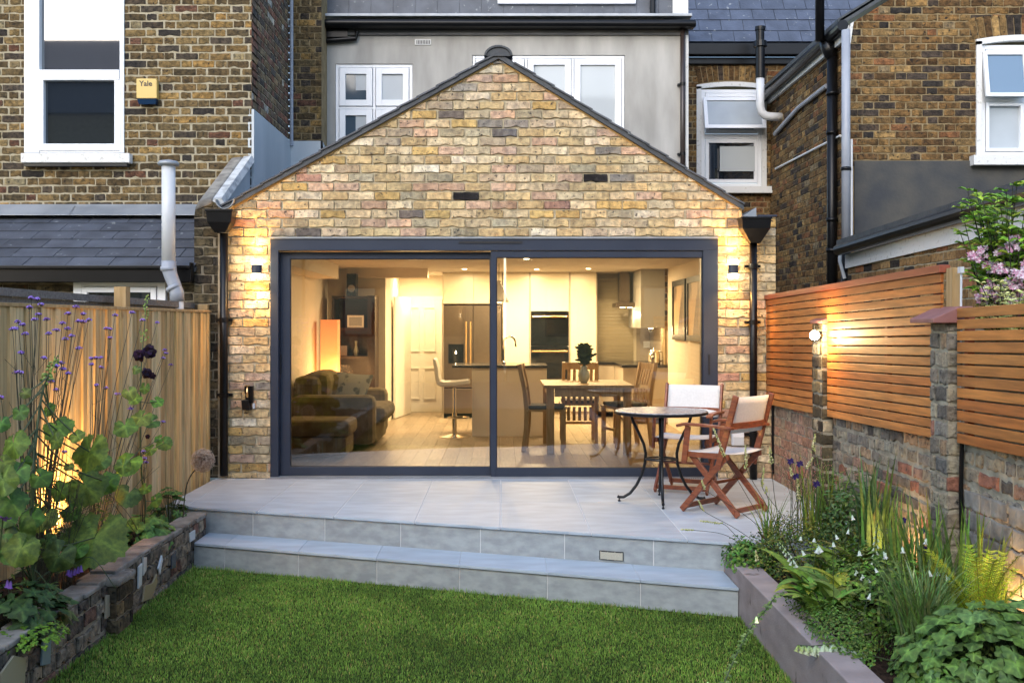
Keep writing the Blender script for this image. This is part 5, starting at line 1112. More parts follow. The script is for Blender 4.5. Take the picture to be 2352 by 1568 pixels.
b = MB(); b.tube([(X0, y_(13.4), z0+.26), (X0, y_(13.4), CE)], .004, 6); b.build('cord', 'iron', t)
b = MB(); b.lathe((X0, y_(13.4), z0+.005), [(.112, 0), (.112, .012)], 24); b.build('diffuser', emis('pendant_glow', (1, .8, .5), 5), t)
point('pendant_light', (X0, y_(13.4), z0-.03), 5, (1, .70, .40), .10, t)
# dining set
t = thing('dining_table', 'pale oak dining table near the glass', 'dining table', (.95, y_(11.9), 0))
tx0, tx1, ty0, ty1 = .46, 1.42, y_(11.3), y_(12.45)
b = MB(); b.box((tx0, ty0, .70), (tx1, ty1, .735)); b.build('table_top', 'oak', t, bevel=.004)
for x in (tx0+.03, tx1-.11):
    for y in (ty0+.03, ty1-.11): b = MB(); b.box((x, y, 0), (x+.08, y+.08, .699)); b.build('leg', 'oak_v', t, bevel=.003)
b = MB(); b.box((tx0+.115, ty0+.05, .61), (tx1-.115, ty0+.07, .699)); b.build('apron', 'oak', t); b = MB(); b.box((tx0+.05, ty0+.115, .61), (tx0+.07, ty1-.115, .699)); b.build('apron', 'oak', t); b = MB(); b.box((tx1-.07, ty0+.115, .61), (tx1-.05, ty1-.115, .699)); b.build('apron', 'oak', t)
def dining_chair(cx, cy, rot, label):
    t = thing('dining_chair', label, 'dining chair', (0, 0, 0), 'oak dining chairs round the indoor table')
    for s in (-1, 1):
        b = MB(); b.tube([(s*.19, .20, 0), (s*.19, .185, .45)], .02, 4); pts = [(.235, 0), (.205, .25), (.20, .45), (.225, .68), (.28, .94)]
        b = MB()
        for (a, z), (c, z2) in zip(pts[:-1], pts[1:]): b.beam((s*.19, a, z), (s*.19, c, z2+.004), .038, .045, (0, 1, 0))
        b.build('rear_upright', 'oak_v', t)
        b = MB(); b.box((s*.19-.02, -.21, 0), (s*.19+.02, -.17, .435)); b.build('leg', 'oak_v', t)
    b = MB(); b.box((-.22, -.22, .436), (.22, .20, .46)); b.build('seat', 'oak', t); b = MB(); b.box((-.20, -.20, .461), (.20, .18, .50)); b.build('seat_pad', 'pad', t, bevel=.015)
    for i in range(5):
        x = -.13+.065*i; b = MB()
        for (a, z), (c, z2) in zip(pts[1:-1], pts[2:]): b.beam((x, a, z+.01), (x, c, z2-.03), .035, .015, (0, 1, 0))
        b.build('slat', 'oak_v', t)
    b = MB(); b.beam((-.19, .275, .90), (.19, .275, .90), .022, .08); b.build('top_rail', 'oak_v', t)
    b = MB(); b.beam((-.19, -.19, .2), (.19, -.19, .2), .02, .03); b.build('stretcher', 'oak_v', t)
    t.location = (cx, cy, 0); t.rotation_euler = (0, 0, R(rot)); return t
dining_chair(.50, y_(11.75), 84, 'oak slatted dining chair at the left end of the indoor table')
dining_chair(1.42, y_(12.1), -72, 'oak slatted dining chair at the right end of the indoor table')
dining_chair(.92, y_(12.62), 180, 'oak slatted dining chair on the far side of the indoor table')
t = thing('flower_vase', 'pale green vase of dark foliage on the dining table', 'vase', (wx(1341, 11.75), y_(11.75), .735))
vx, vy = wx(1341, 11.75), y_(11.75)
b = MB(); b.lathe((vx, vy, .736), [(.032, 0), (.055, .03), (.066, .08), (.058, .125), (.033, .16), (.038, .185), (.032, .185), (.028, .16)], 24); b.build('vessel', 'ceramic', t, smooth=True)
vase_thing = t
for k, (d0, d1, lab) in enumerate(((14.2, 13.22, 'dark framed print further from the glass on the right wall'), (13.1, 12.15, 'dark framed print nearer the glass on the right wall'))):
    t = thing('framed_picture', lab, 'picture', (IX1, y_((d0+d1)/2), 1.5), 'pair of framed prints')
    z0, z1 = (1.18, 1.95); f_ = .07; X_ = IX1-.04; b = MB()
    b.box((X_, y_(d1), z0), (IX1-.001, y_(d0), z0+f_)); b.box((X_, y_(d1), z1-f_), (IX1-.001, y_(d0), z1)); b.box((X_, y_(d1), z0+f_), (IX1-.001, y_(d1)+f_, z1-f_)); b.box((X_, y_(d0)-f_, z0+f_), (IX1-.001, y_(d0), z1-f_)); b.build('frame', 'picture_frame', t)
    b = MB(); b.box((X_+.015, y_(d1)+f_, z0+f_), (X_+.02, y_(d0)-f_, z1-f_)); b.build('print', 'picture', t)
# interior downlights
dl = thing('interior_lights', 'small recessed ceiling downlights over hall and kitchen', 'ceiling lights', (0, 3, CE))
bpy.data.objects.remove(dl)
def downlight(x, d, e, size=.25, col=(1, .72, .38)):
    t = thing('downlight', 'small round ceiling downlight', 'ceiling light', (x, y_(d), CE), 'recessed ceiling downlights')
    b = MB(); b.lathe((x, y_(d), CE-.008), [(.04, 0), (.045, .004), (.045, .0075)], 18); b.build('trim', 'upvc', t)
    b = MB(); b.lathe((x, y_(d), CE-.0095), [(.03, 0), (.03, .001)], 16); b.build('lens', 'lampglow', t)
    l = bpy.data.lights.new('dl', 'AREA'); l.energy = e; l.color = col; l.shape = 'DISK'; l.size = size
    o = bpy.data.objects.new('downlight_beam', l); COL.objects.link(o); o.parent = t; o.location = (0, 0, -.02)
    return t
for i, (x, d, e, lab) in enumerate(((-1.25, 16.2, 16, 'downlight in the hall in front of the panelled door'), (-.5, 14.7, 27, 'downlight in front of the fridge'), (.5, 14.8, 34, 'downlight in front of the ovens'), (1.2, 14.6, 26, 'downlight in front of the slatted blind'),
                              (.3, 12.4, 4, 'downlight over the middle of the dining room floor'), (1.5, 11.6, 4., 'downlight over the dining table end'), (-1.0, 12.3, 4, 'downlight over the living end by the sofa'))):
    downlight(x, d, e)['label'] = lab
# ================================================================== PLANTS
rn = random.Random(11)
def U_(a, b): return rn.uniform(a, b)
def basis(n, t):
    n = Vector(n).normalized(); t = Vector(t); t = (t-n*t.dot(n)); t = t.normalized() if t.length > 1e-4 else n.orthogonal().normalized()
    return n, t, n.cross(t)
def lobed(mb, c, n, t, r, lobes=5, cup=.18, col=(.05, .12, .03), seg=24, depth=.16, notch=.35, veins=True):
    n, t, s = basis(n, t); c = Vector(c); vs = [c]; cs = [tuple(x*1.7 for x in col)]; ph = U_(0, 9)
    span = pi-notch*.6
    for ring, fr_ in ((0, .5), (1, 1.)):
        for k in range(seg+1):
            a = -span+2*span*k/seg
            lob = cos(lobes*a); rr = r*fr_*((1-depth)+depth*lob*(1 if ring else .3))*(1+(.05*cos(21*a+ph) if ring else 0))
            vn = max(0, lob)**10; z = cup*r*(fr_**2)*(-1)+.08*r*sin(3*a+ph)*fr_+.05*r*lob*fr_-.05*r*vn*fr_+(.03*r*sin(13*a+ph) if ring else 0)
            vs.append(c+t*(rr*cos(a))+s*(rr*sin(a))+n*z)
            kk = (.92+.10*lob+.75*vn) if not ring else .86+.06*lob+.35*vn; cs.append(tuple(x*kk for x in col))
    m = seg+1; fs = [(0, 1+k, 2+k) for k in range(seg)]+[(1+k, 1+m+k, 2+m+k, 2+k) for k in range(seg)]
    mb.add(vs, fs, cs)
def strap(mb, base, az, L, a0, a1, w, col, seg=7, tipcol=None, pw=1.3, edge=None):
    p = Vector(base); d = Vector((cos(az), sin(az), 0)); sd = Vector((-sin(az), cos(az), 0)); tw = U_(-.7, .7)
    vs = []; cs = []
    for i in range(seg+1):
        t = i/seg; th = a0+(a1-a0)*t**pw; ww = w*(1-t**2.2)*(.65+.35*min(1, t*4))+.0004
        s2 = (sd*cos(tw)+d*sin(tw)*.5)
        vs += [p-s2*ww/2, p+s2*ww/2]
        c = tuple(a*(1-t)+b*t for a, b in zip(col, tipcol or col)); cs += [c, c]
        p = p+(d*sin(th)+Vector((0, 0, cos(th))))*(L/seg)
    mb.add(vs, [(2*i, 2*i+1, 2*i+3, 2*i+2) for i in range(seg)], cs); return p
def leaf(mb, c, dr_, n, l, w, col, fold=.25, edge=None):
    n, t, s = basis(n, dr_); c = Vector(c); m1, m2 = c+t*l*.35, c+t*l*.7; f = n*w*fold
    tip = c+t*l-n*l*.12
    ec = edge or tuple(x*.9 for x in col)
    mb.add([c, m1, m2, tip, m1+s*w*.5+f, m2+s*w*.42+f, m1-s*w*.5+f, m2-s*w*.42+f], [(0, 1, 4), (1, 2, 5, 4), (2, 3, 5), (0, 6, 1), (1, 6, 7, 2), (2, 7, 3)], [col, tuple(x*1.15 for x in col), col, col, ec, ec, ec, ec])
def curve(pts, n=10):                                 # Catmull-Rom
    P_ = [Vector(p) for p in pts]; P_ = [P_[0]*2-P_[1]]+P_+[P_[-1]*2-P_[-2]]; out = []
    for i in range(1, len(P_)-2):
        for k in range(n):
            t = k/n; a, b, c, d = P_[i-1:i+3]
            out.append(.5*((2*b)+(c-a)*t+(2*a-5*b+4*c-d)*t*t+(3*b-a-3*c+d)*t**3))
    out.append(P_[-2]); return out
def bell(mb, c, dr_, l, r, col):                      # hanging tubular flower
    d = Vector(dr_).normalized(); s = d.orthogonal().normalized(); u = d.cross(s); c = Vector(c); vs = []; cs = []; n = 8
    for t, rr in ((0, .25), (.3, .62), (.7, .75), (1, 1.15)):
        for k in range(n):
            a = 2*pi*k/n; q = rr*(1+(.12*cos(4*a) if t == 1 else 0)); vs.append(c+d*l*t+(s*cos(a)+u*sin(a))*r*q); cs.append(tuple(x*(1-.25*(1-t)*(i_ != 1)) for i_, x in enumerate(col)))
    mb.add(vs, [(i*n+k, i*n+(k+1) % n, (i+1)*n+(k+1) % n, (i+1)*n+k) for i in range(3) for k in range(n)]+[tuple(range(n))], cs)
GR = lambda k=1.: tuple(x*k*U_(.8, 1.2) for x in rn.choice(((.055, .105, .026), (.065, .12, .024), (.05, .095, .026), (.075, .13, .026))))
# --- left bed: pixel in the close-up -> point near the fence
def A(cx, cy, X=-2.5, dd=0):
    x = cx*.4103; y = 643.1+cy*.4103; d = F*(-X)/(CX-x)+dd; return P(x, y, d)
# verbena
VB = [[(175,98),(210,105),(230,135),(165,152),(215,190),(195,218),(262,218),(100,232),(127,248),(85,270),(70,272),(142,300),(120,405),(110,515),(90,515),(5,655)],
      [(350,240),(380,270),(315,278),(272,298),(400,310),(365,328),(443,380),(425,148),(467,188),(440,228),(465,232),(497,222),(382,186),(285,565),(317,480),(352,495),(383,520),(345,462),(245,435),(315,612)],
      [(537,435),(510,437),(563,432),(513,470),(566,488),(540,587),(592,603),(657,635),(618,273),(597,270),(617,322),(645,195),(740,180),(797,222),(880,238),(922,390),(928,408),(915,435),(957,473),(838,378),(730,718),(658,822),(912,792)],
      [(803,958),(828,962),(807,995),(814,1018),(600,1190),(360,960)]]
roots = [(185, 1330), (215, 1330), (505, 1330), (790, 1260)]
labs = ['tall purple verbena at the far left with wiry stems before the fence', 'purple verbena in the middle of the left bed with clustered heads', 'spreading purple verbena reaching towards the dark hollyhock', 'short purple flowered stem low beside the dark hollyhock']
for vi, (heads, rt) in enumerate(zip(VB, roots)):
    Xv = (-2.52, -2.45, -2.5, -2.4)[vi]; r0 = A(rt[0], rt[1], Xv); r0.z = -.11
    t = thing('verbena_plant', labs[vi], 'flowering plant', tuple(r0), 'verbena plants in the left bed')
    b = MB()
    for i, (hx, hy) in enumerate(heads):
        Xh = Xv+U_(-.06, .10)
        h = A(hx, hy, Xh); base_ = r0+Vector((U_(-.04, .04), U_(-.05, .05), 0))
        mid = base_.lerp(h, .5)+Vector((0, (U_(-.03, .03)), .05)); mid.x = base_.x*.62+h.x*.38+U_(-.01, .01)
        pts = curve([base_, mid, h], 7); b.tube(pts, [.0035*(1-.6*k/(len(pts)-1)) for k in range(len(pts))], 4, caps=False, col=(1, 1, 1))
        if U_(0, 1) < .8:                              # side twig with small bare fork
            q = pts[int(len(pts)*U_(.45, .8))]; b.tube([q, q+Vector((U_(-.10, .10), U_(-.03, .03), U_(.04, .12)))], .0012, 3, caps=False)
        hb = MB(); R_ = U_(.015, .021)
        for k in range(26):
            a = U_(0, 2*pi); rr = R_*math.sqrt(U_(0, 1)); hb.blob(h+Vector((rr*cos(a), rr*sin(a)*.8, .004-.5*rr*rr/R_+U_(0, .004))), U_(.0038, .0055), rn.choice(((.40, .26, .78), (.50, .36, .85), (.33, .18, .62), (.17, .08, .30))))
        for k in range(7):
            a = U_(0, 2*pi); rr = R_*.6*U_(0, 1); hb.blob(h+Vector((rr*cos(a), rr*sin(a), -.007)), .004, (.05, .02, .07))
        hb.build('flower_head', 'petal', t, fix=False)
    b.build('stems', 'stem_brown', t, smooth=True, fix=False)
    if vi < 3:
        b = MB()
        for k in range(34):
            q = r0+Vector((U_(-.09, .09), U_(-.12, .12), U_(.02, .4))); az = U_(0, 6.3); leaf(b, q, (cos(az), sin(az), U_(-.3, .6)), (0, -.4, 1), U_(.04, .09), U_(.006, .014), GR(.8))
        b.build('leaves', 'leaf', t, fix=False)
# wispy dark undergrowth in front of the uplight
t = thing('wispy_shrub', 'tangle of thin dark twigs glowing against the uplit fence', 'shrub', tuple(A(270, 1400, -2.5)))
b = MB()
for k in range(110):
    p0 = A(U_(170, 420), 1500, -2.55+U_(0, .2)); p0.z = -.1; h = U_(.25, .75); dx = U_(-.12, .12)
    b.tube(curve([p0, p0+Vector((dx*.3, U_(-.06, .06), h*.5)), p0+Vector((dx, U_(-.1, .1), h))], 4), U_(.0008, .0022), 3, caps=False)
    q = p0+Vector((dx*.6, 0, h*.7)); 
    for j in range(3): b.tube([q, q+Vector((U_(-.09, .09), U_(-.03, .03), U_(-.02, .09)))], .0009, 3, caps=False)
b.build('twigs', 'stem_brown', t, fix=False)
b = MB()
for k in range(260):
    p0 = A(U_(150, 640), U_(1020, 1480), -2.5+U_(-.05, .15)); az = U_(0, 6.3); leaf(b, p0, (cos(az), sin(az)*.4, U_(-.5, .7)), (U_(-.5, .5), -1, .5), U_(.025, .07), U_(.004, .009), GR(.75))
b.build('leaves', 'leaf', t, fix=False)
# hollyhock with big leaves
t = thing('hollyhock', 'big leaved green hollyhock with a budding spire at the left edge', 'flowering plant', tuple(A(160, 1500, -2.3)))
LV = [(330,1180,60),(60,1230,95),(240,1330,80),(400,1300,62),(120,1500,100),(330,1540,90),(430,1500,60),(600,1130,70),(112,738,50),(272,722,42),(318,812,88),(75,915,85),(90,1075,78),(225,1100,66),(500,960,112),(470,1140,130),(315,900,50),(530,1440,185),(140,1020,40),(270,1455,48),(110,1400,95),(15,1120,90),(210,1510,40),(25,1430,80),(385,1040,30),(140,630,34),(5,800,50),(60,1500,90),(170,1330,70),(20,1020,60),(560,1010,60),(430,870,45),(40,1330,60)]
b = MB(); st = MB(); root = A(185, 1560, -2.4); root.z = -.1
spine = curve([root, A(180, 1200, -2.36), A(200, 900, -2.38), A(235, 640, -2.4), A(280, 520, -2.4), A(322, 425, -2.4)], 8)
st.tube(spine, [.011*(1-.75*k/(len(spine)-1)) for k in range(len(spine))], 7, caps=False)
for (cx_, cy_, r_) in LV:
    X_ = -2.30+U_(-.12, .08); c = A(cx_, cy_, X_); d = c.y+DIST; r = r_*.4103*d/F*1.05
    n = (U_(-.45, .45), -1, U_(.25, 1.1)); tp = (U_(-.8, .8)+.3, -.3, -U_(.3, 1))
    k = U_(.62, 1.0); lobed(b, c, n, tp, r, 5, U_(.05, .35), GR(k*1.0), seg=40, depth=.06, notch=.25)
    q = spine[min(len(spine)-1, int(len(spine)*max(0, min(.8, (1560-cy_)/1200))))]
    st.tube(curve([q, (q+c)/2+Vector((0, 0, -.01)), c], 5), [.0045]*10+[.003], 5, caps=False)
b.build('leaves', 'leaf', t, smooth=True, fix=False); st.build('stems', 'stem', t, smooth=True, fix=False)
b = MB()
for k in range(70):
    f_ = U_(.35, 1); q = spine[int((len(spine)-1)*(.55+.45*f_))]; az = U_(0, 6.3); c = q+Vector((cos(az)*.03*(1.3-f_), sin(az)*.025, U_(-.01, .02)))
    b.blob(c, U_(.006, .012)*(1.4-.7*f_), rn.choice(((.16, .24, .08), (.20, .28, .12), (.10, .18, .06))))
b.build('buds', 'leaf', t, smooth=True, fix=False)
def spire(name, label, spine_px, X_, leaves, buds, flowers, dark):
    sp = curve([A(x, y, X_) for x, y in spine_px], 8); sp[0].z = -.1
    t = thing(name, label, 'flowering plant', tuple(sp[0])); st = MB(); st.tube(sp, [.008*(1-.7*k/(len(sp)-1)) for k in range(len(sp))], 7, caps=False)
    b = MB()
    for (cx_, cy_, r_) in leaves:
        c = A(cx_, cy_, X_+U_(-.05, .12)); d = c.y+DIST; r = r_*.4103*d/F
        lobed(b, c, (U_(-.5, .5), -1, U_(.2, 1)), (U_(-1, 1), -.3, -U_(.2, 1)), r, rn.choice((3, 5)), U_(.05, .3), GR(1.1), seg=32, depth=.08)
        q = min(sp, key=lambda p: (p-c).length); st.tube([q, (q+c)/2+Vector((0, 0, -.006)), c], .0028, 5, caps=False)
    b.build('leaves', 'leaf', t, smooth=True, fix=False); st.build('stem', 'stem', t, smooth=True, fix=False)
    b = MB()
    for (x0, y0, x1, y1, n, w) in buds:
        for k in range(n): u = k/n; c = A(x0+(x1-x0)*u+U_(-w, w), y0+(y1-y0)*u, X_+U_(0, .02)); b.blob(c, U_(.005, .010), rn.choice(((.16, .24, .08), (.20, .28, .12))))
    b.build('buds', 'leaf', t, smooth=True, fix=False)
    for (cx_, cy_, r_) in flowers:
        b = MB(); c = A(cx_, cy_, X_+.06); d = c.y+DIST; r = r_*.4103*d/F
        for ly in range(3):
            for k in range(6): a = 2*pi*k/6+ly*.5; lobed(b, c+Vector((cos(a)*r*.45*(1-.3*ly), -.008*ly, sin(a)*r*.45*(1-.3*ly))), (cos(a)*.5, -1, sin(a)*.5), (cos(a), 0, sin(a)), r*U_(.5, .72), 3, .3*U_(-.8, 1.8), tuple(v*U_(.7, 1.8) for v in dark), seg=16, depth=.16, notch=.2)
        b.build('flower', 'petal', t, smooth=True, fix=False)
    return t
spire('hollyhock', 'near-black flowered hollyhock spire standing by the fence posts', [(815, 1260), (790, 1050), (785, 750), (790, 500), (805, 300), (822, 85)], -2.42,
      [(725,630,45),(755,665,42),(810,605,35),(880,680,40),(700,815,72),(790,770,62),(850,790,50),(920,910,52),(840,950,38),(710,1020,88),(720,1195,82),(815,1165,38),(870,1230,45),(760,500,30),(890,890,30),(690,1040,50)],
      [(822, 85, 812, 230, 24, 14), (800, 280, 812, 350, 12, 26)], [(775,420,38),(832,400,46),(820,520,34),(850,535,22),(826,875,15)], (.018, .006, .016))
# low leafy clumps
def clump(name, label, c, rx, ry, rz, n, r, col, lob=5, stems=True, up=.6, depth=.2, cat='plant', two=None):
    t = thing(name, label, cat, tuple(c)); b = MB(); st = MB(); c = Vector(c)
    for k in range(n):
        a = U_(0, 2*pi); ph = math.acos(U_(0, 1)); q = Vector((rx*sin(ph)*cos(a), ry*sin(ph)*sin(a), rz*cos(ph)))*U_(.72, 1.02)
        p = c+q; nn = Vector((q.x/rx, q.y/ry, q.z/rz+up)); kk = U_(.75, 1.3)
        lobed(b, p, nn+Vector((U_(-.3, .3), U_(-.4, .1), 0)), (q.x, q.y, -.3), r*U_(.65, 1.2), lob, U_(.05, .25), tuple(x*kk for x in (two if two and U_(0, 1) < .3 else col)), seg=20, depth=depth)
        st.tube([c+Vector((q.x*.2, q.y*.2, -.02)), c+q*.6, p], .0018, 3, caps=False)
    b.build('leaves', 'leaf', t, smooth=True, fix=False); st.build('stems', 'stem', t, fix=False); return t
g1 = A(950, 1290, -2.45); g1.z = -.1
clump('geranium_plant', 'low scalloped green geranium at the end of the left bed by the terrace', g1+Vector((0, 0, .02)), .17, .2, .27, 85, .036, (.035, .085, .025), 5, depth=.25)
g2 = A(800, 1400, -2.42); g2.z = -.1
clump('geranium_plant', 'round leaved green clump below the dark hollyhock', g2, .22, .25, .20, 60, .058, (.05, .12, .035), 5, depth=.12)
g3 = A(620, 1330, -2.55); g3.z = -.1
clump('fine_leaved_plant', 'small leaved green plant against the fence foot', g3, .15, .2, .22, 70, .028, (.045, .11, .03), 3, depth=.3)
g4 = P(60, 1430, 5.0); g4.z = -.09
clump('moss_clump', 'bright mossy clump at the near left corner of the bed', g4, .2, .25, .06, 160, .018, (.05, .11, .01), 3)
g5 = P(35, 1330, 5.2); g5.z = -.08
clump('dark_foliage', 'dark green leafy mass in the shade at the left edge', g5, .28, .3, .2, 70, .06, (.022, .05, .018), 5)
# dried allium
hd = P(466, 1057, 7.6); bs = P(418, 1140, 7.75); bs.z = -.1; t = thing('allium', 'dried brown allium seed head on a dark stalk by the terrace', 'flower', tuple(bs)); b = MB()
for k in range(620):
    z = U_(-1, 1); a = U_(0, 6.3); s_ = math.sqrt(1-z*z); d = Vector((s_*cos(a), s_*sin(a), z)); L = .078*U_(.85, 1.1); b.tube([hd+d*.012, hd+d*L], .0009, 3, caps=False, col=(.42, .29, .21))
    e_ = hd+d*L; o1 = d.orthogonal().normalized()
    for j in range(3): a2 = j*2.1+U_(0, 1); v = o1*cos(a2)+d.cross(o1)*sin(a2); b.tube([e_, e_+v*.008+d*.003], .0012, 3, caps=False, col=(.62, .48, .36))
b.build('seed_head', 'petal', t, fix=False)
b = MB(); b.tube(curve([bs, P(430, 1110, 7.75), hd], 6), .0045, 6); b.build('stalk', 'stem_brown', t)
t = thing('double_hollyhock', 'ruffled lilac double flower at the left edge of the bed', 'flower', tuple(P(8, 1180, 5.0))); b = MB(); c = P(8, 1181, 5.0)
for k in range(26):
    a = U_(0, 6.3); rr = U_(0, .03); lobed(b, c+Vector((rr*cos(a), -U_(0, .02), rr*sin(a))), (cos(a), -1, sin(a)), (cos(a), 0, sin(a)), U_(.012, .022), 3, .3, rn.choice(((.30, .16, .52), (.38, .22, .6))), seg=10)
b.build('petals', 'petal', t, smooth=True, fix=False)
b = MB(); b.tube([c, c+Vector((-.05, .05, -.25))], .004, 6); b.build('stem', 'stem', t)
for lab, pts in (('nodding purple bellflowers over the planter wall', [(158, 1316), (165, 1320), (172, 1316), (180, 1312), (186, 1309)]), ('purple bellflower pair at the far left edge', [(17, 1343), (25, 1345)])):
    c0 = P(pts[0][0], pts[0][1], 5.6 if len(pts) > 2 else 5.05); t = thing('bellflower', lab, 'flower', tuple(c0)); st = MB()
    q0 = P(pts[0][0]+12, pts[0][1]-22, c0.y+DIST)
    for (x, y) in pts:
        c = P(x, y-12, c0.y+DIST); b = MB(); bell(b, c, (U_(-.2, .2), -.2, -1), .036, .011, (.26, .12, .48)); b.build('bell', 'petal', t, smooth=True, fix=False); st.tube([c, c+Vector((.01, 0, .012)), q0], .0012, 3, caps=False)
    st.tube(curve([q0, q0+Vector((.1, .0, .03)), q0+Vector((.2, .05, -.14))], 5), .002, 4, caps=False); st.build('stem', 'stem', t, fix=False)
t = thing('slate_offcut', 'dark wet looking slate offcut lying on the soil behind the wall', 'slate piece', (-2.42, -4.3, -.09))
b = MB(); q = P(45, 1408, 5.05); b.box((q.x-.16, q.y-.1, -.082), (q.x+.12, q.y+.12, -.05)); b.build('slab', 'worktop', t, bevel=.006)

# --- right bed: pixel in the close-up
def B_(cx, cy, d): return P(1561.9+.385*cx, 964.7+.385*cy, d)
LG = lambda k=1: tuple(x*k*U_(.8, 1.25) for x in rn.choice(((.07, .13, .035), (.055, .11, .03), (.09, .15, .04))))
# dark mounded shrub
def leafmound(name, label, c, rx, ry, rz, n, l, w, cols, cat='shrub', up=.4, fill=.55):
    t = thing(name, label, cat, tuple(c)); b = MB(); c = Vector(c)
    for k in range(n):
        a = U_(0, 2*pi); ph = math.acos(U_(-.1, 1)); bump_ = 1+.14*sin(3*a+c.x)+.1*sin(7*ph+5*a); q = Vector((rx*sin(ph)*cos(a), ry*sin(ph)*sin(a), rz*cos(ph)))*U_(fill, 1.0)*bump_
        nn = Vector((q.x/rx, q.y/ry, q.z/rz+up))+Vector((U_(-.5, .5), U_(-.5, .5), U_(-.3, .3)))
        leaf(b, c+q, (U_(-1, 1), U_(-1, 1), U_(-.4, .6)), nn, l*U_(.7, 1.3), w*U_(.8, 1.2), tuple(x*U_(.75, 1.3) for x in rn.choice(cols)))
    b.build('foliage', 'leaf', t, fix=False)
    st = MB()
    for k in range(16): a = U_(0, 6.3); st.tube([c+Vector((0, 0, -.03)), c+Vector((rx*.75*cos(a), ry*.75*sin(a), rz*U_(.3, .8)))], .004, 4, caps=False)
    st.build('branches', 'stem_brown', t, fix=False); return t
leafmound('mounded_shrub', 'low dark green mounded shrub at the head of the planter', (1.86, -3.05, -.13), .43, .32, .33, 5200, .020, .011, ((.03, .06, .015), (.055, .09, .018), (.10, .11, .025), (.02, .04, .013)))
leafmound('creeping_plant', 'light green round leaved creeper spilling at the planter corner', (1.53, -3.0, -.10), .17, .20, .15, 900, .026, .02, ((.05, .12, .03), (.07, .15, .04)), 'plant')
leafmound('creeping_plant', 'dark small leaved creeper trailing along the inner planter edge', (1.60, -4.5, -.10), .17, .50, .14, 3400, .017, .010, ((.04, .085, .02), (.065, .12, .03)), 'plant')
leafmound('euphorbia', 'dusty green leafy plant against the wall behind the shrub', (2.2, -2.85, .0), .22, .32, .42, 1500, .045, .016, ((.05, .10, .045), (.035, .075, .03)), 'plant')
leafmound('ground_foliage', 'low mixed green foliage filling the middle of the right bed', (2.05, -3.95, -.12), .38, .6, .30, 4200, .038, .018, ((.06, .12, .028), (.08, .15, .03), (.035, .07, .02)), 'plant')
leafmound('ground_foliage', 'low dark foliage in front of the fern', (2.05, -4.95, -.13), .38, .5, .18, 2200, .034, .016, ((.05, .10, .025), (.035, .07, .02)), 'plant')
def blades(name, label, base, n, L, w, a1, cols, spread=.06, az=None, cat='plant', a0=.06, tip=None, lean=0):
    t = thing(name, label, cat, tuple(base)); b = MB()
    for k in range(n):
        p = Vector(base)+Vector((U_(-spread, spread), U_(-spread, spread), 0)); c = tuple(x*U_(.75, 1.25) for x in rn.choice(cols))
        strap(b, p, U_(0, 2*pi) if az is None else U_(*az), L*U_(.6, 1.1), a0+U_(0, .15), a1*U_(.3, 1.3), w*U_(.7, 1.2), c, tipcol=tuple(x*(tip or 1) for x in c))
    b.build('blades', 'leaf', t, smooth=True, fix=False); return t
IR = ((.07, .13, .035), (.09, .15, .035), (.12, .15, .035), (.055, .11, .035))
blades('iris_clump', 'upright olive iris leaves behind the mounded shrub', (2.08, -2.75, -.13), 120, .66, .014, .45, IR, .12)
blades('iris_clump', 'short grassy blades at the left end of the flower bed', (1.72, -2.86, -.13), 60, .46, .011, .9, IR, .06)
blades('iris_clump', 'broad leaved iris fan against the multicoloured wall', (2.26, -3.12, -.13), 60, .70, .028, .5, ((.035, .08, .035), (.05, .10, .04)), .07)
blades('iris_clump', 'broad iris leaves in front of the second brick pier', (2.22, -3.95, -.13), 70, .62, .024, .5, IR, .13)
blades('iris_clump', 'arching iris leaves at the right edge beside the wall', (2.28, -4.45, -.13), 60, .64, .024, .6, IR, .10)
blades('iris_clump', 'yellowing iris fan between the pier and the fern', (2.18, -4.25, -.13), 16, .44, .022, .35, ((.16, .16, .03), (.10, .13, .03)), .06)
blades('ornamental_grass', 'pale striped grass clump arching in the middle of the bed', (1.86, -4.86, -.13), 210, .52, .011, 1.1, ((.07, .13, .05), (.10, .17, .08), (.05, .10, .035)), .055, tip=1.1)
blades('ornamental_grass', 'silver edged sword leaves behind the grass clump', (2.06, -4.42, -.13), 46, .40, .020, 1.1, ((.13, .20, .12), (.18, .25, .16), (.08, .15, .07)), .06)
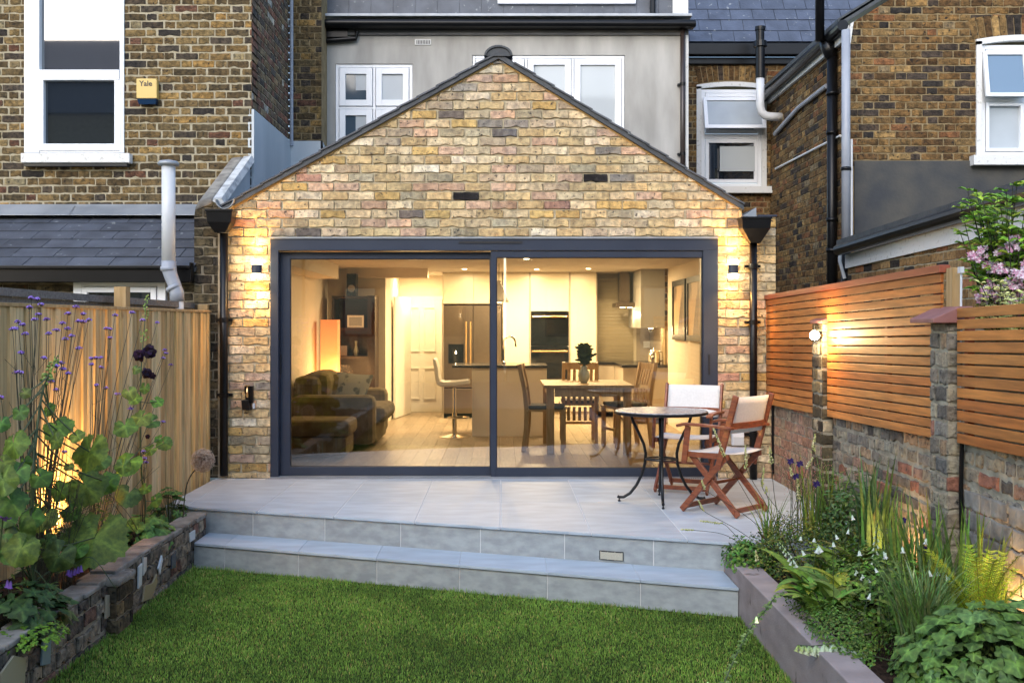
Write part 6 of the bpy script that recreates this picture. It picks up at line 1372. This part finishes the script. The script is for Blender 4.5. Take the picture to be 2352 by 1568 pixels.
# pale yellow spikes
SPK = [(200,50,265,215,14),(390,150,395,290,15),(535,160,545,262,19),(500,285,490,400,9),(515,395,515,435,11),(658,285,668,330,13),(700,350,708,480,17),(805,85,795,190,17),(790,225,755,290,19),(130,360,150,415,10),(110,480,140,540,6),(5,650,75,655,10),(120,600,250,615,10),(1960,480,1890,560,18),(450,780,460,840,13)]
for i, (x0, y0, x1, y1, w) in enumerate(SPK):
    d = 6.75 if i != 13 else 5.3
    if i == 14: d = 6.3
    p0, p1 = B_(x0, y0, d), B_(x1, y1, d); root = B_(640+U_(-60, 60), 600, d+.1) if x0 < 1000 and i != 14 else p1+Vector((.03, .02, -.3)); root.z = -.12
    if i in (11, 12): root = B_(400, 760, d)
    t = thing('yellow_spike_flower', 'pale yellow flower spike %s' % ['reaching over the near armchair seat', 'rising before the armchair leg', 'standing left of the pink haze', 'slim one above the grassy blades', 'tiny one beside the slim spike', 'small one under the dark iris bloom', 'middle one amid the pink haze', 'tallest one against the first pier', 'bent one beside the tallest spike', 'sparse one hanging over the terrace', 'faint one low over the terrace tiles', 'lying leftmost over the step edge', 'lying over the terrace above the leftmost one', 'leaning at the wall on the right edge', 'small one in the mounded shrub'][i], 'flower', tuple(root), 'pale yellow flower spikes')
    b = MB(); n = int(14+(p1-p0).length*230)
    for k in range(n):
        u = k/n; q = p0.lerp(p1, u)+Vector((U_(-1, 1), U_(-.5, .5), U_(-.4, .4)))*(w*.385*d/F*.55*(.35+u)); b.blob(q, U_(.0045, .008), rn.choice(((.60, .58, .26), (.50, .52, .20), (.70, .67, .40), (.36, .42, .14))))
    b.build('flower_spike', 'petal', t, fix=False)
    b = MB(); b.tube(curve([root, (root+p1)/2+Vector((.02*(1 if i % 2 else -1), 0, .03)), p1, p0], 6), .0018, 4, caps=False); b.build('stem', 'stem_brown', t)
# pink airy heuchera
t = thing('coral_flower', 'airy haze of tiny pink flowers on wiry stems before the wall', 'flowering plant', (1.95, -2.6, -.1)); st = MB()
for k in range(26):
    b = MB(); cx_, cy_ = U_(560, 900), U_(170, 330); root = B_(760+U_(-90, 90), 640, 6.95); top = B_(cx_, cy_, 6.9+U_(-.2, .2)); st.tube(curve([root, root.lerp(top, .5)+Vector((0, 0, .03)), top], 5), .0011, 3, caps=False)
    for j in range(26):
        u = U_(.55, 1.02); q = root.lerp(top, u)+Vector((U_(-.045, .045), U_(-.03, .03), U_(-.03, .03))); b.blob(q, U_(.0018, .0032), rn.choice(((.55, .20, .18), (.62, .32, .28), (.45, .13, .12))))
    b.build('flower_spray', 'petal', t, fix=False)
st.build('stems', 'stem_brown', t, fix=False)
# purple iris blooms
for i, (x, y, d) in enumerate(((660, 245, 6.8), (715, 260, 6.8), (690, 335, 6.75), (815, 380, 6.7), (1330, 600, 6.1), (1450, 655, 5.9), (1255, 660, 6.0), (1475, 765, 5.7))):
    c = B_(x, y, d); t = thing('iris_flower', 'dark purple iris bloom %s' % ['left one of the pair over the pink haze', 'right one of the pair over the pink haze', 'just below the pair over the pink haze', 'low beside the tallest yellow spike', 'highest in the middle of the bed', 'before the foot of the second pier', 'left of the middle iris leaves', 'lowest above the silver sword leaves'][i], 'flower', (c.x, c.y, -.13), 'dark purple iris blooms')
    b = MB()
    for k in range(6): a = k*1.05+U_(0, .3); leaf(b, c, (cos(a), sin(a)*.6, (.6 if k % 2 else -.5)), (0, -1, .3), .026, .016, (.035, .02, .11))
    b.build('petals', 'petal', t, fix=False); b = MB(); b.tube(curve([Vector((c.x+U_(-.05, .05), c.y+.03, -.13)), Vector((c.x+U_(-.02, .02), c.y, (c.z-.13)/2)), c], 4), .0025, 4, caps=False); b.build('stem', 'stem', t)
# foxglove: large leaves, white bells
t = thing('foxglove', 'large leaved white foxglove leaning over the planter wall', 'flowering plant', (1.74, -3.85, -.13)); b = MB(); st = MB()
def bigleaf(mb, base, az, L, w, col, a0=.7, a1=1.9):
    p = Vector(base); d = Vector((cos(az), sin(az), 0)); sd = Vector((-sin(az), cos(az), 0)); seg = 9; vs = []; cs = []
    for i in range(seg+1):
        u = i/seg; th = a0+(a1-a0)*u; ww = w*math.sin(pi*min(1, u*.92+.08))**.8*(1-.25*u)+.002; nn = d*cos(th)*-1+Vector((0, 0, 1))*sin(th)
        vs += [p-sd*ww/2+nn*ww*.14, p, p+sd*ww/2+nn*ww*.14]; e = tuple(x*.88 for x in col); cs += [e, tuple(x*1.25 for x in col), e]
        p = p+(d*sin(th)+Vector((0, 0, cos(th))))*(L/seg)
    fs = []
    for i in range(seg): fs += [(3*i, 3*i+1, 3*i+4, 3*i+3), (3*i+1, 3*i+2, 3*i+5, 3*i+4)]
    mb.add(vs, fs, cs)
for k in range(34): bigleaf(b, (1.74+U_(-.10, .12), -3.9+U_(-.2, .16), -.10), U_(0, 2*pi), U_(.20, .36), U_(.08, .125), LG(1.0) if k % 3 else (.16, .20, .035), U_(.15, .8), U_(1.4, 2.3))
b.build('leaves', 'leaf', t, smooth=True, fix=False)
def bells(path, n, l0, l1, nm='flower_spike', w=.012, hang=(0, -.2, -1), col=(.72, .74, .70), budcol=(.34, .42, .20)):
    pts = curve(path, 8); st.tube(pts, .003, 5, caps=False); b = MB()
    for k in range(n):
        u = k/(n-1) if n > 1 else 0; q = pts[int(u*(len(pts)-1))]; l = l0+(l1-l0)*u; c = tuple(a*(1-u)+e*u for a, e in zip(budcol, col)); s_ = (-1)**k
        bell(b, q+Vector((s_*.006, -.004, 0)), (hang[0]+s_*.45, hang[1], hang[2]), l, l*.33, c)
    b.build(nm, 'petal', t, smooth=True, fix=False)
d = 5.75
bells([B_(585, 725, d), B_(640, 790, d), B_(690, 870, d)], 14, .012, .026); bells([B_(1180, 610, d), B_(1165, 740, d), B_(1150, 900, d)], 16, .010, .030)
bells([B_(735, 980, 5.6), B_(732, 1080, 5.6), B_(738, 1160, 5.6)], 6, .008, .014); bells([B_(732, 1165, 5.6), B_(760, 1172, 5.6)], 4, .042, .045, col=(.8, .8, .8), budcol=(.7, .72, .66))
bells([B_(815, 745, d), B_(835, 752, d)], 2, .04, .04, budcol=(.76, .76, .74)); bells([B_(718, 772, d), B_(724, 775, d)], 1, .03, .03, budcol=(.76, .76, .74))
bells([B_(1310, 1000, 5.3), B_(1318, 1005, 5.3)], 2, .025, .025, budcol=(.7, .7, .66)); bells([B_(1040, 890, 5.4), B_(1110, 940, 5.4)], 5, .018, .024, budcol=(.5, .55, .45))
st.tube(curve([Vector((1.78, -3.85, -.1)), B_(800, 900, d), B_(825, 745, d)], 6), .003, 5, caps=False); st.tube(curve([Vector((1.8, -3.85, -.1)), B_(1140, 1000, d), B_(1150, 900, d)], 6), .003, 5, caps=False); st.tube(curve([Vector((1.72, -3.95, -.08)), B_(735, 930, 5.6), B_(735, 980, 5.6)], 6), .003, 5, caps=False)
st.build('stems', 'stem', t, fix=False)
t = thing('foxglove', 'white foxglove spike lying sideways over the planter rim nearest the viewer', 'flowering plant', (1.7, -4.6, -.13)); st = MB()
d = 4.78; bells([B_(700, 1340, d), B_(790, 1345, d), B_(920, 1335, d), B_(1060, 1370, d)], 17, .026, .075, col=(.78, .78, .76), budcol=(.40, .46, .16))
st.tube(curve([B_(1060, 1385, d), B_(1250, 1430, d), Vector((1.75, -4.85, -.12))], 5), .004, 5, caps=False); st.build('stem', 'stem', t, fix=False)
t = thing('trailing_stem', 'long leafy stem drooping over the planter wall towards the lawn', 'plant', (1.6, -4.1, -.08)); b = MB(); st = MB()
pth = curve([Vector((1.66, -4.0, -.09)), B_(600, 1045, 5.35), B_(520, 1120, 5.2), B_(430, 1230, 5.1), B_(350, 1370, 5.0), B_(265, 1560, 4.92)], 10); st.tube(pth, .0035, 5, caps=False)
for q in pth:
    for k in range(3): az = U_(0, 6.3); leaf(b, q+Vector((0, 0, U_(-.008, .008))), (cos(az), sin(az), U_(-.2, .6)), (U_(-.4, .4), -.6, 1), U_(.014, .028), U_(.009, .014), rn.choice(((.08, .14, .05), (.12, .18, .09), (.06, .11, .04))))
for (x, y) in ((455, 1170), (165, 1560)):
    bell(b, B_(x, y, 5.05), (0, -.3, -1), .03, .01, (.7, .72, .7))
b.build('leaves', 'leaf', t, fix=False); st.build('stem', 'stem', t, fix=False)
for nm, lb, bx, by, n_, L1, W1, cl in (('leafy_perennial', 'broad glossy leaves spilling over the planter rim below the foxglove', 1.64, -4.22, 24, .27, .09, (.075, .14, .03)), ('leafy_perennial', 'broad leaved plant between the grass clump and the mounded shrub', 2.0, -3.62, 26, .34, .10, (.065, .12, .03)), ('leafy_perennial', 'broad fresh green leaves beside the grass clump and fern', 2.02, -4.55, 18, .30, .085, (.09, .15, .035))):
    t = thing(nm, lb, 'plant', (bx, by, -.13)); b = MB()
    for k in range(n_): bigleaf(b, (bx+U_(-.09, .09), by+U_(-.14, .14), -.10), U_(0, 2*pi), L1*U_(.7, 1.15), W1*U_(.8, 1.2), tuple(x*U_(.75, 1.35) for x in cl), U_(.1, .6), U_(1.3, 2.2))
    b.build('leaves', 'leaf', t, smooth=True, fix=False)
t = thing('bellflower', 'loose white bell flowers scattered on thin stems over the middle of the bed', 'flowering plant', (1.95, -4.1, -.1)); 
for k in range(16):
    st = MB(); fb = MB(); c0 = Vector((U_(1.6, 2.2), U_(-4.9, -3.5), U_(.10, .34))); bell(fb, c0, (U_(-.4, .4), -.3, -1), U_(.022, .034), U_(.008, .012), (.78, .79, .76)); st.tube(curve([Vector((c0.x+U_(-.06, .06), c0.y+.04, -.12)), c0+Vector((0, .01, .02)), c0], 5), .0015, 4, caps=False)
    fb.build('bell', 'petal', t, smooth=True, fix=False); st.build('stem', 'stem', t, fix=False)
# fern
fc = Vector((2.20, -4.72, -.12)); t = thing('fern', 'bright yellow green fern glowing near the uplit wall', 'fern', tuple(fc))
for k in range(12):
    az = 2*pi*k/12+U_(-.2, .2); L = U_(.36, .52); a0, a1 = U_(.02, .3), U_(.5, 1.1); b = MB(); p = fc.copy(); d = Vector((cos(az), sin(az), 0)); sd = Vector((-sin(az), cos(az), 0)); seg = 19; pp = [p.copy()]
    col = rn.choice(((.20, .27, .03), (.26, .31, .035), (.15, .23, .03)))
    for i in range(seg):
        u = (i+1)/seg; th = a0+(a1-a0)*u**1.4; dirv = d*sin(th)+Vector((0, 0, cos(th))); p = p+dirv*(L/seg); pp.append(p.copy()); nn = -d*cos(th)+Vector((0, 0, sin(th)))
        if u > .14:
            pl_ = .062*math.sin(pi*min(1, (u-.08)*.98))**.75+.006
            for s_ in (-1, 1):
                dv = (sd*s_+dirv*.45).normalized(); nt_ = 7
                for j in range(nt_):                   # toothed pinnae
                    v = j/nt_; q = p+dv*pl_*v; tl_ = .011*(1-v*.8)*(pl_/.062)
                    for s2 in (-1, 1): leaf(b, q, (dv*.5+dirv*s2), nn+Vector((0, 0, .1)), tl_*1.3+.003, tl_*.55+.002, tuple(x*U_(.8, 1.2) for x in col), fold=.1)
    b.tube(pp, .0018, 4, caps=False, col=(.12, .14, .03)); b.build('frond', 'leaf', t, fix=False)
clump('heuchera', 'large scalloped green heuchera leaves in the near right corner', (2.06, -5.1, -.13), .40, .34, .36, 260, .050, (.05, .105, .03), 5, depth=.15, two=(.06, .12, .05))
clump('heuchera', 'smaller scalloped leaves right of the grass clump', (1.86, -5.22, -.13), .18, .22, .15, 40, .045, (.06, .13, .03), 7, depth=.10)
# shrubs beyond the fence
def shrub(name, label, c, n, H, colr, fl=None, edge=None, l=.065, w=.024, spread=.16):
    t = thing(name, label, 'shrub', tuple(c)); b = MB(); st = MB(); c = Vector(c); tips = []
    for k in range(n):
        a = U_(0, 6.3); top = c+Vector((cos(a)*spread*U_(.2, 1.1), sin(a)*spread*U_(.3, 1.3), H*U_(.6, 1.02))); pts = curve([c+Vector((cos(a)*.03, sin(a)*.03, 0)), c.lerp(top, .5)+Vector((U_(-.03, .03), 0, .02)), top], 6); st.tube(pts, [.005*(1-.6*i/(len(pts)-1)) for i in range(len(pts))], 5, caps=False)
        for i, q in enumerate(pts):
            if i < 2: continue
            for j in range(3):
                az = U_(0, 6.3); leaf(b, q, (cos(az), sin(az), U_(.1, .8)), (-cos(az)*.3, -sin(az)*.3-.3, 1), l*U_(.6, 1.15), w*U_(.8, 1.2), tuple(x*U_(.8, 1.25) for x in rn.choice(colr)), edge=edge)
        tips.append(pts)
    b.build('leaves', 'leaf', t, smooth=False, fix=False); st.build('stems', 'stem_brown', t, fix=False)
    if fl:
        for pts in tips:
            for q in (pts[-4]+Vector((-.02, -.06, -.05)), pts[-7]+Vector((-.02, -.08, 0))) if U_(0, 1) < .72 else ():
                b = MB()
                for j in range(9):
                    e_ = q+Vector((U_(-.03, .03), U_(-.03, .01), U_(-.02, .03)))
                    for a in range(5): leaf(b, e_, (cos(a*1.26), -.3, sin(a*1.26)), (0, -1, .2), .019, .013, rn.choice(((.72, .55, .66), (.80, .70, .76), (.62, .32, .46))))
                b.build('blossom_cluster', 'petal', t, fix=False)
shrub('flowering_shrub', 'tall shrub with pink white blossom rising above the lower slatted fence', (2.80, -3.70, 1.05), 64, 1.08, ((.12, .22, .035), (.17, .28, .045), (.08, .16, .03)), True, l=.085, w=.034, spread=.23)
shrub('variegated_shrub', 'cream edged variegated shrub just above the fence top', (2.78, -3.85, 1.15), 70, .46, ((.10, .17, .07), (.14, .20, .10)), None, (.50, .52, .34), l=.05, w=.022, spread=.20)
blades('dried_grass', 'small tuft of dry brown reeds against the side wall above the fence', (3.35, .9, 1.2), 26, .55, .012, .12, ((.14, .10, .06), (.20, .15, .09)), .10)
# foliage in the vase
b = MB(); st = MB()
for k in range(26):
    a = U_(0, 6.3); top = Vector((vx+cos(a)*U_(.03, .15), vy+sin(a)*.06, .92+U_(.02, .22))); pts = curve([Vector((vx, vy, .88)), Vector((vx, vy, .93)).lerp(top, .5)+Vector((0, 0, .02)), top], 5); st.tube(pts, .002, 4, caps=False)
    for q in pts[3:]:
        for j in range(3): az = U_(0, 6.3); leaf(b, q, (cos(az), sin(az), .5), (0, -1, .4), U_(.04, .07), U_(.018, .028), (.012, .03, .012))
t = thing('cut_foliage', 'bunch of dark leafy stems standing in the pale green vase', 'cut flowers', (vx, vy, .9)); b.build('leaves', 'leaf', t, fix=False); st.build('stems', 'stem', t, fix=False)
# ------------------------------------------------------------------ lawn grass
from mathutils import noise
b = MB(); N = 150000; vs = []; fs = []; cs = []
k = 0
while k < N:
    x = U_(-2.2, 1.42); y = U_(-5.6, -1.9); yl = YL(x)-.012
    if y > yl: continue
    d = y+DIST
    if U_(0, 1) > (min(1, d/6.5) if y < -4.3 else 1)+.15: continue
    k += 1
    e = min(yl-y, abs(x+2.2), abs(1.42-x)); edge = 1+(.9*max(0, 1-e/.07) if e < .07 else 0)
    nz = noise.noise(Vector((x*2.2, y*2.2, 0)))+.6*noise.noise(Vector((x*7, y*7, 3)))
    h = U_(.008, .0195)*edge*(1+.25*nz); w = U_(.0011, .0021)*(1.25 if d > 6 else 1); az = U_(0, 6.3); ln_az = U_(0, 6.3); ln = h*U_(.1, .8)
    q = U_(0, 1); base_c = (.086, .178, .038) if q < .55 else ((.120, .222, .054) if q < .84-.1*nz else ((.115, .155, .040) if q < .95-.08*nz else (.24, .21, .11)))
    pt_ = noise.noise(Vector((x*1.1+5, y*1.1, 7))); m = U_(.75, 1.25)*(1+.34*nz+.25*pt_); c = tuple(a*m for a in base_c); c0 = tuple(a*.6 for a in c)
    dx, dy = cos(az)*w, sin(az)*w; lx, ly = cos(ln_az)*ln, sin(ln_az)*ln; i0 = len(vs)
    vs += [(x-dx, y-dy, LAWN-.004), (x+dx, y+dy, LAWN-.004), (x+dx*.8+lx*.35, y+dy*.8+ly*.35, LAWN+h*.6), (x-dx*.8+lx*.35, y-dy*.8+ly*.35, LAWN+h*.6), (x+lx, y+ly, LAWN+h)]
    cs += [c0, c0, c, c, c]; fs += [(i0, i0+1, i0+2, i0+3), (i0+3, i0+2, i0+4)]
b.v = [Vector(v) for v in vs]; b.f = fs; b.c = cs
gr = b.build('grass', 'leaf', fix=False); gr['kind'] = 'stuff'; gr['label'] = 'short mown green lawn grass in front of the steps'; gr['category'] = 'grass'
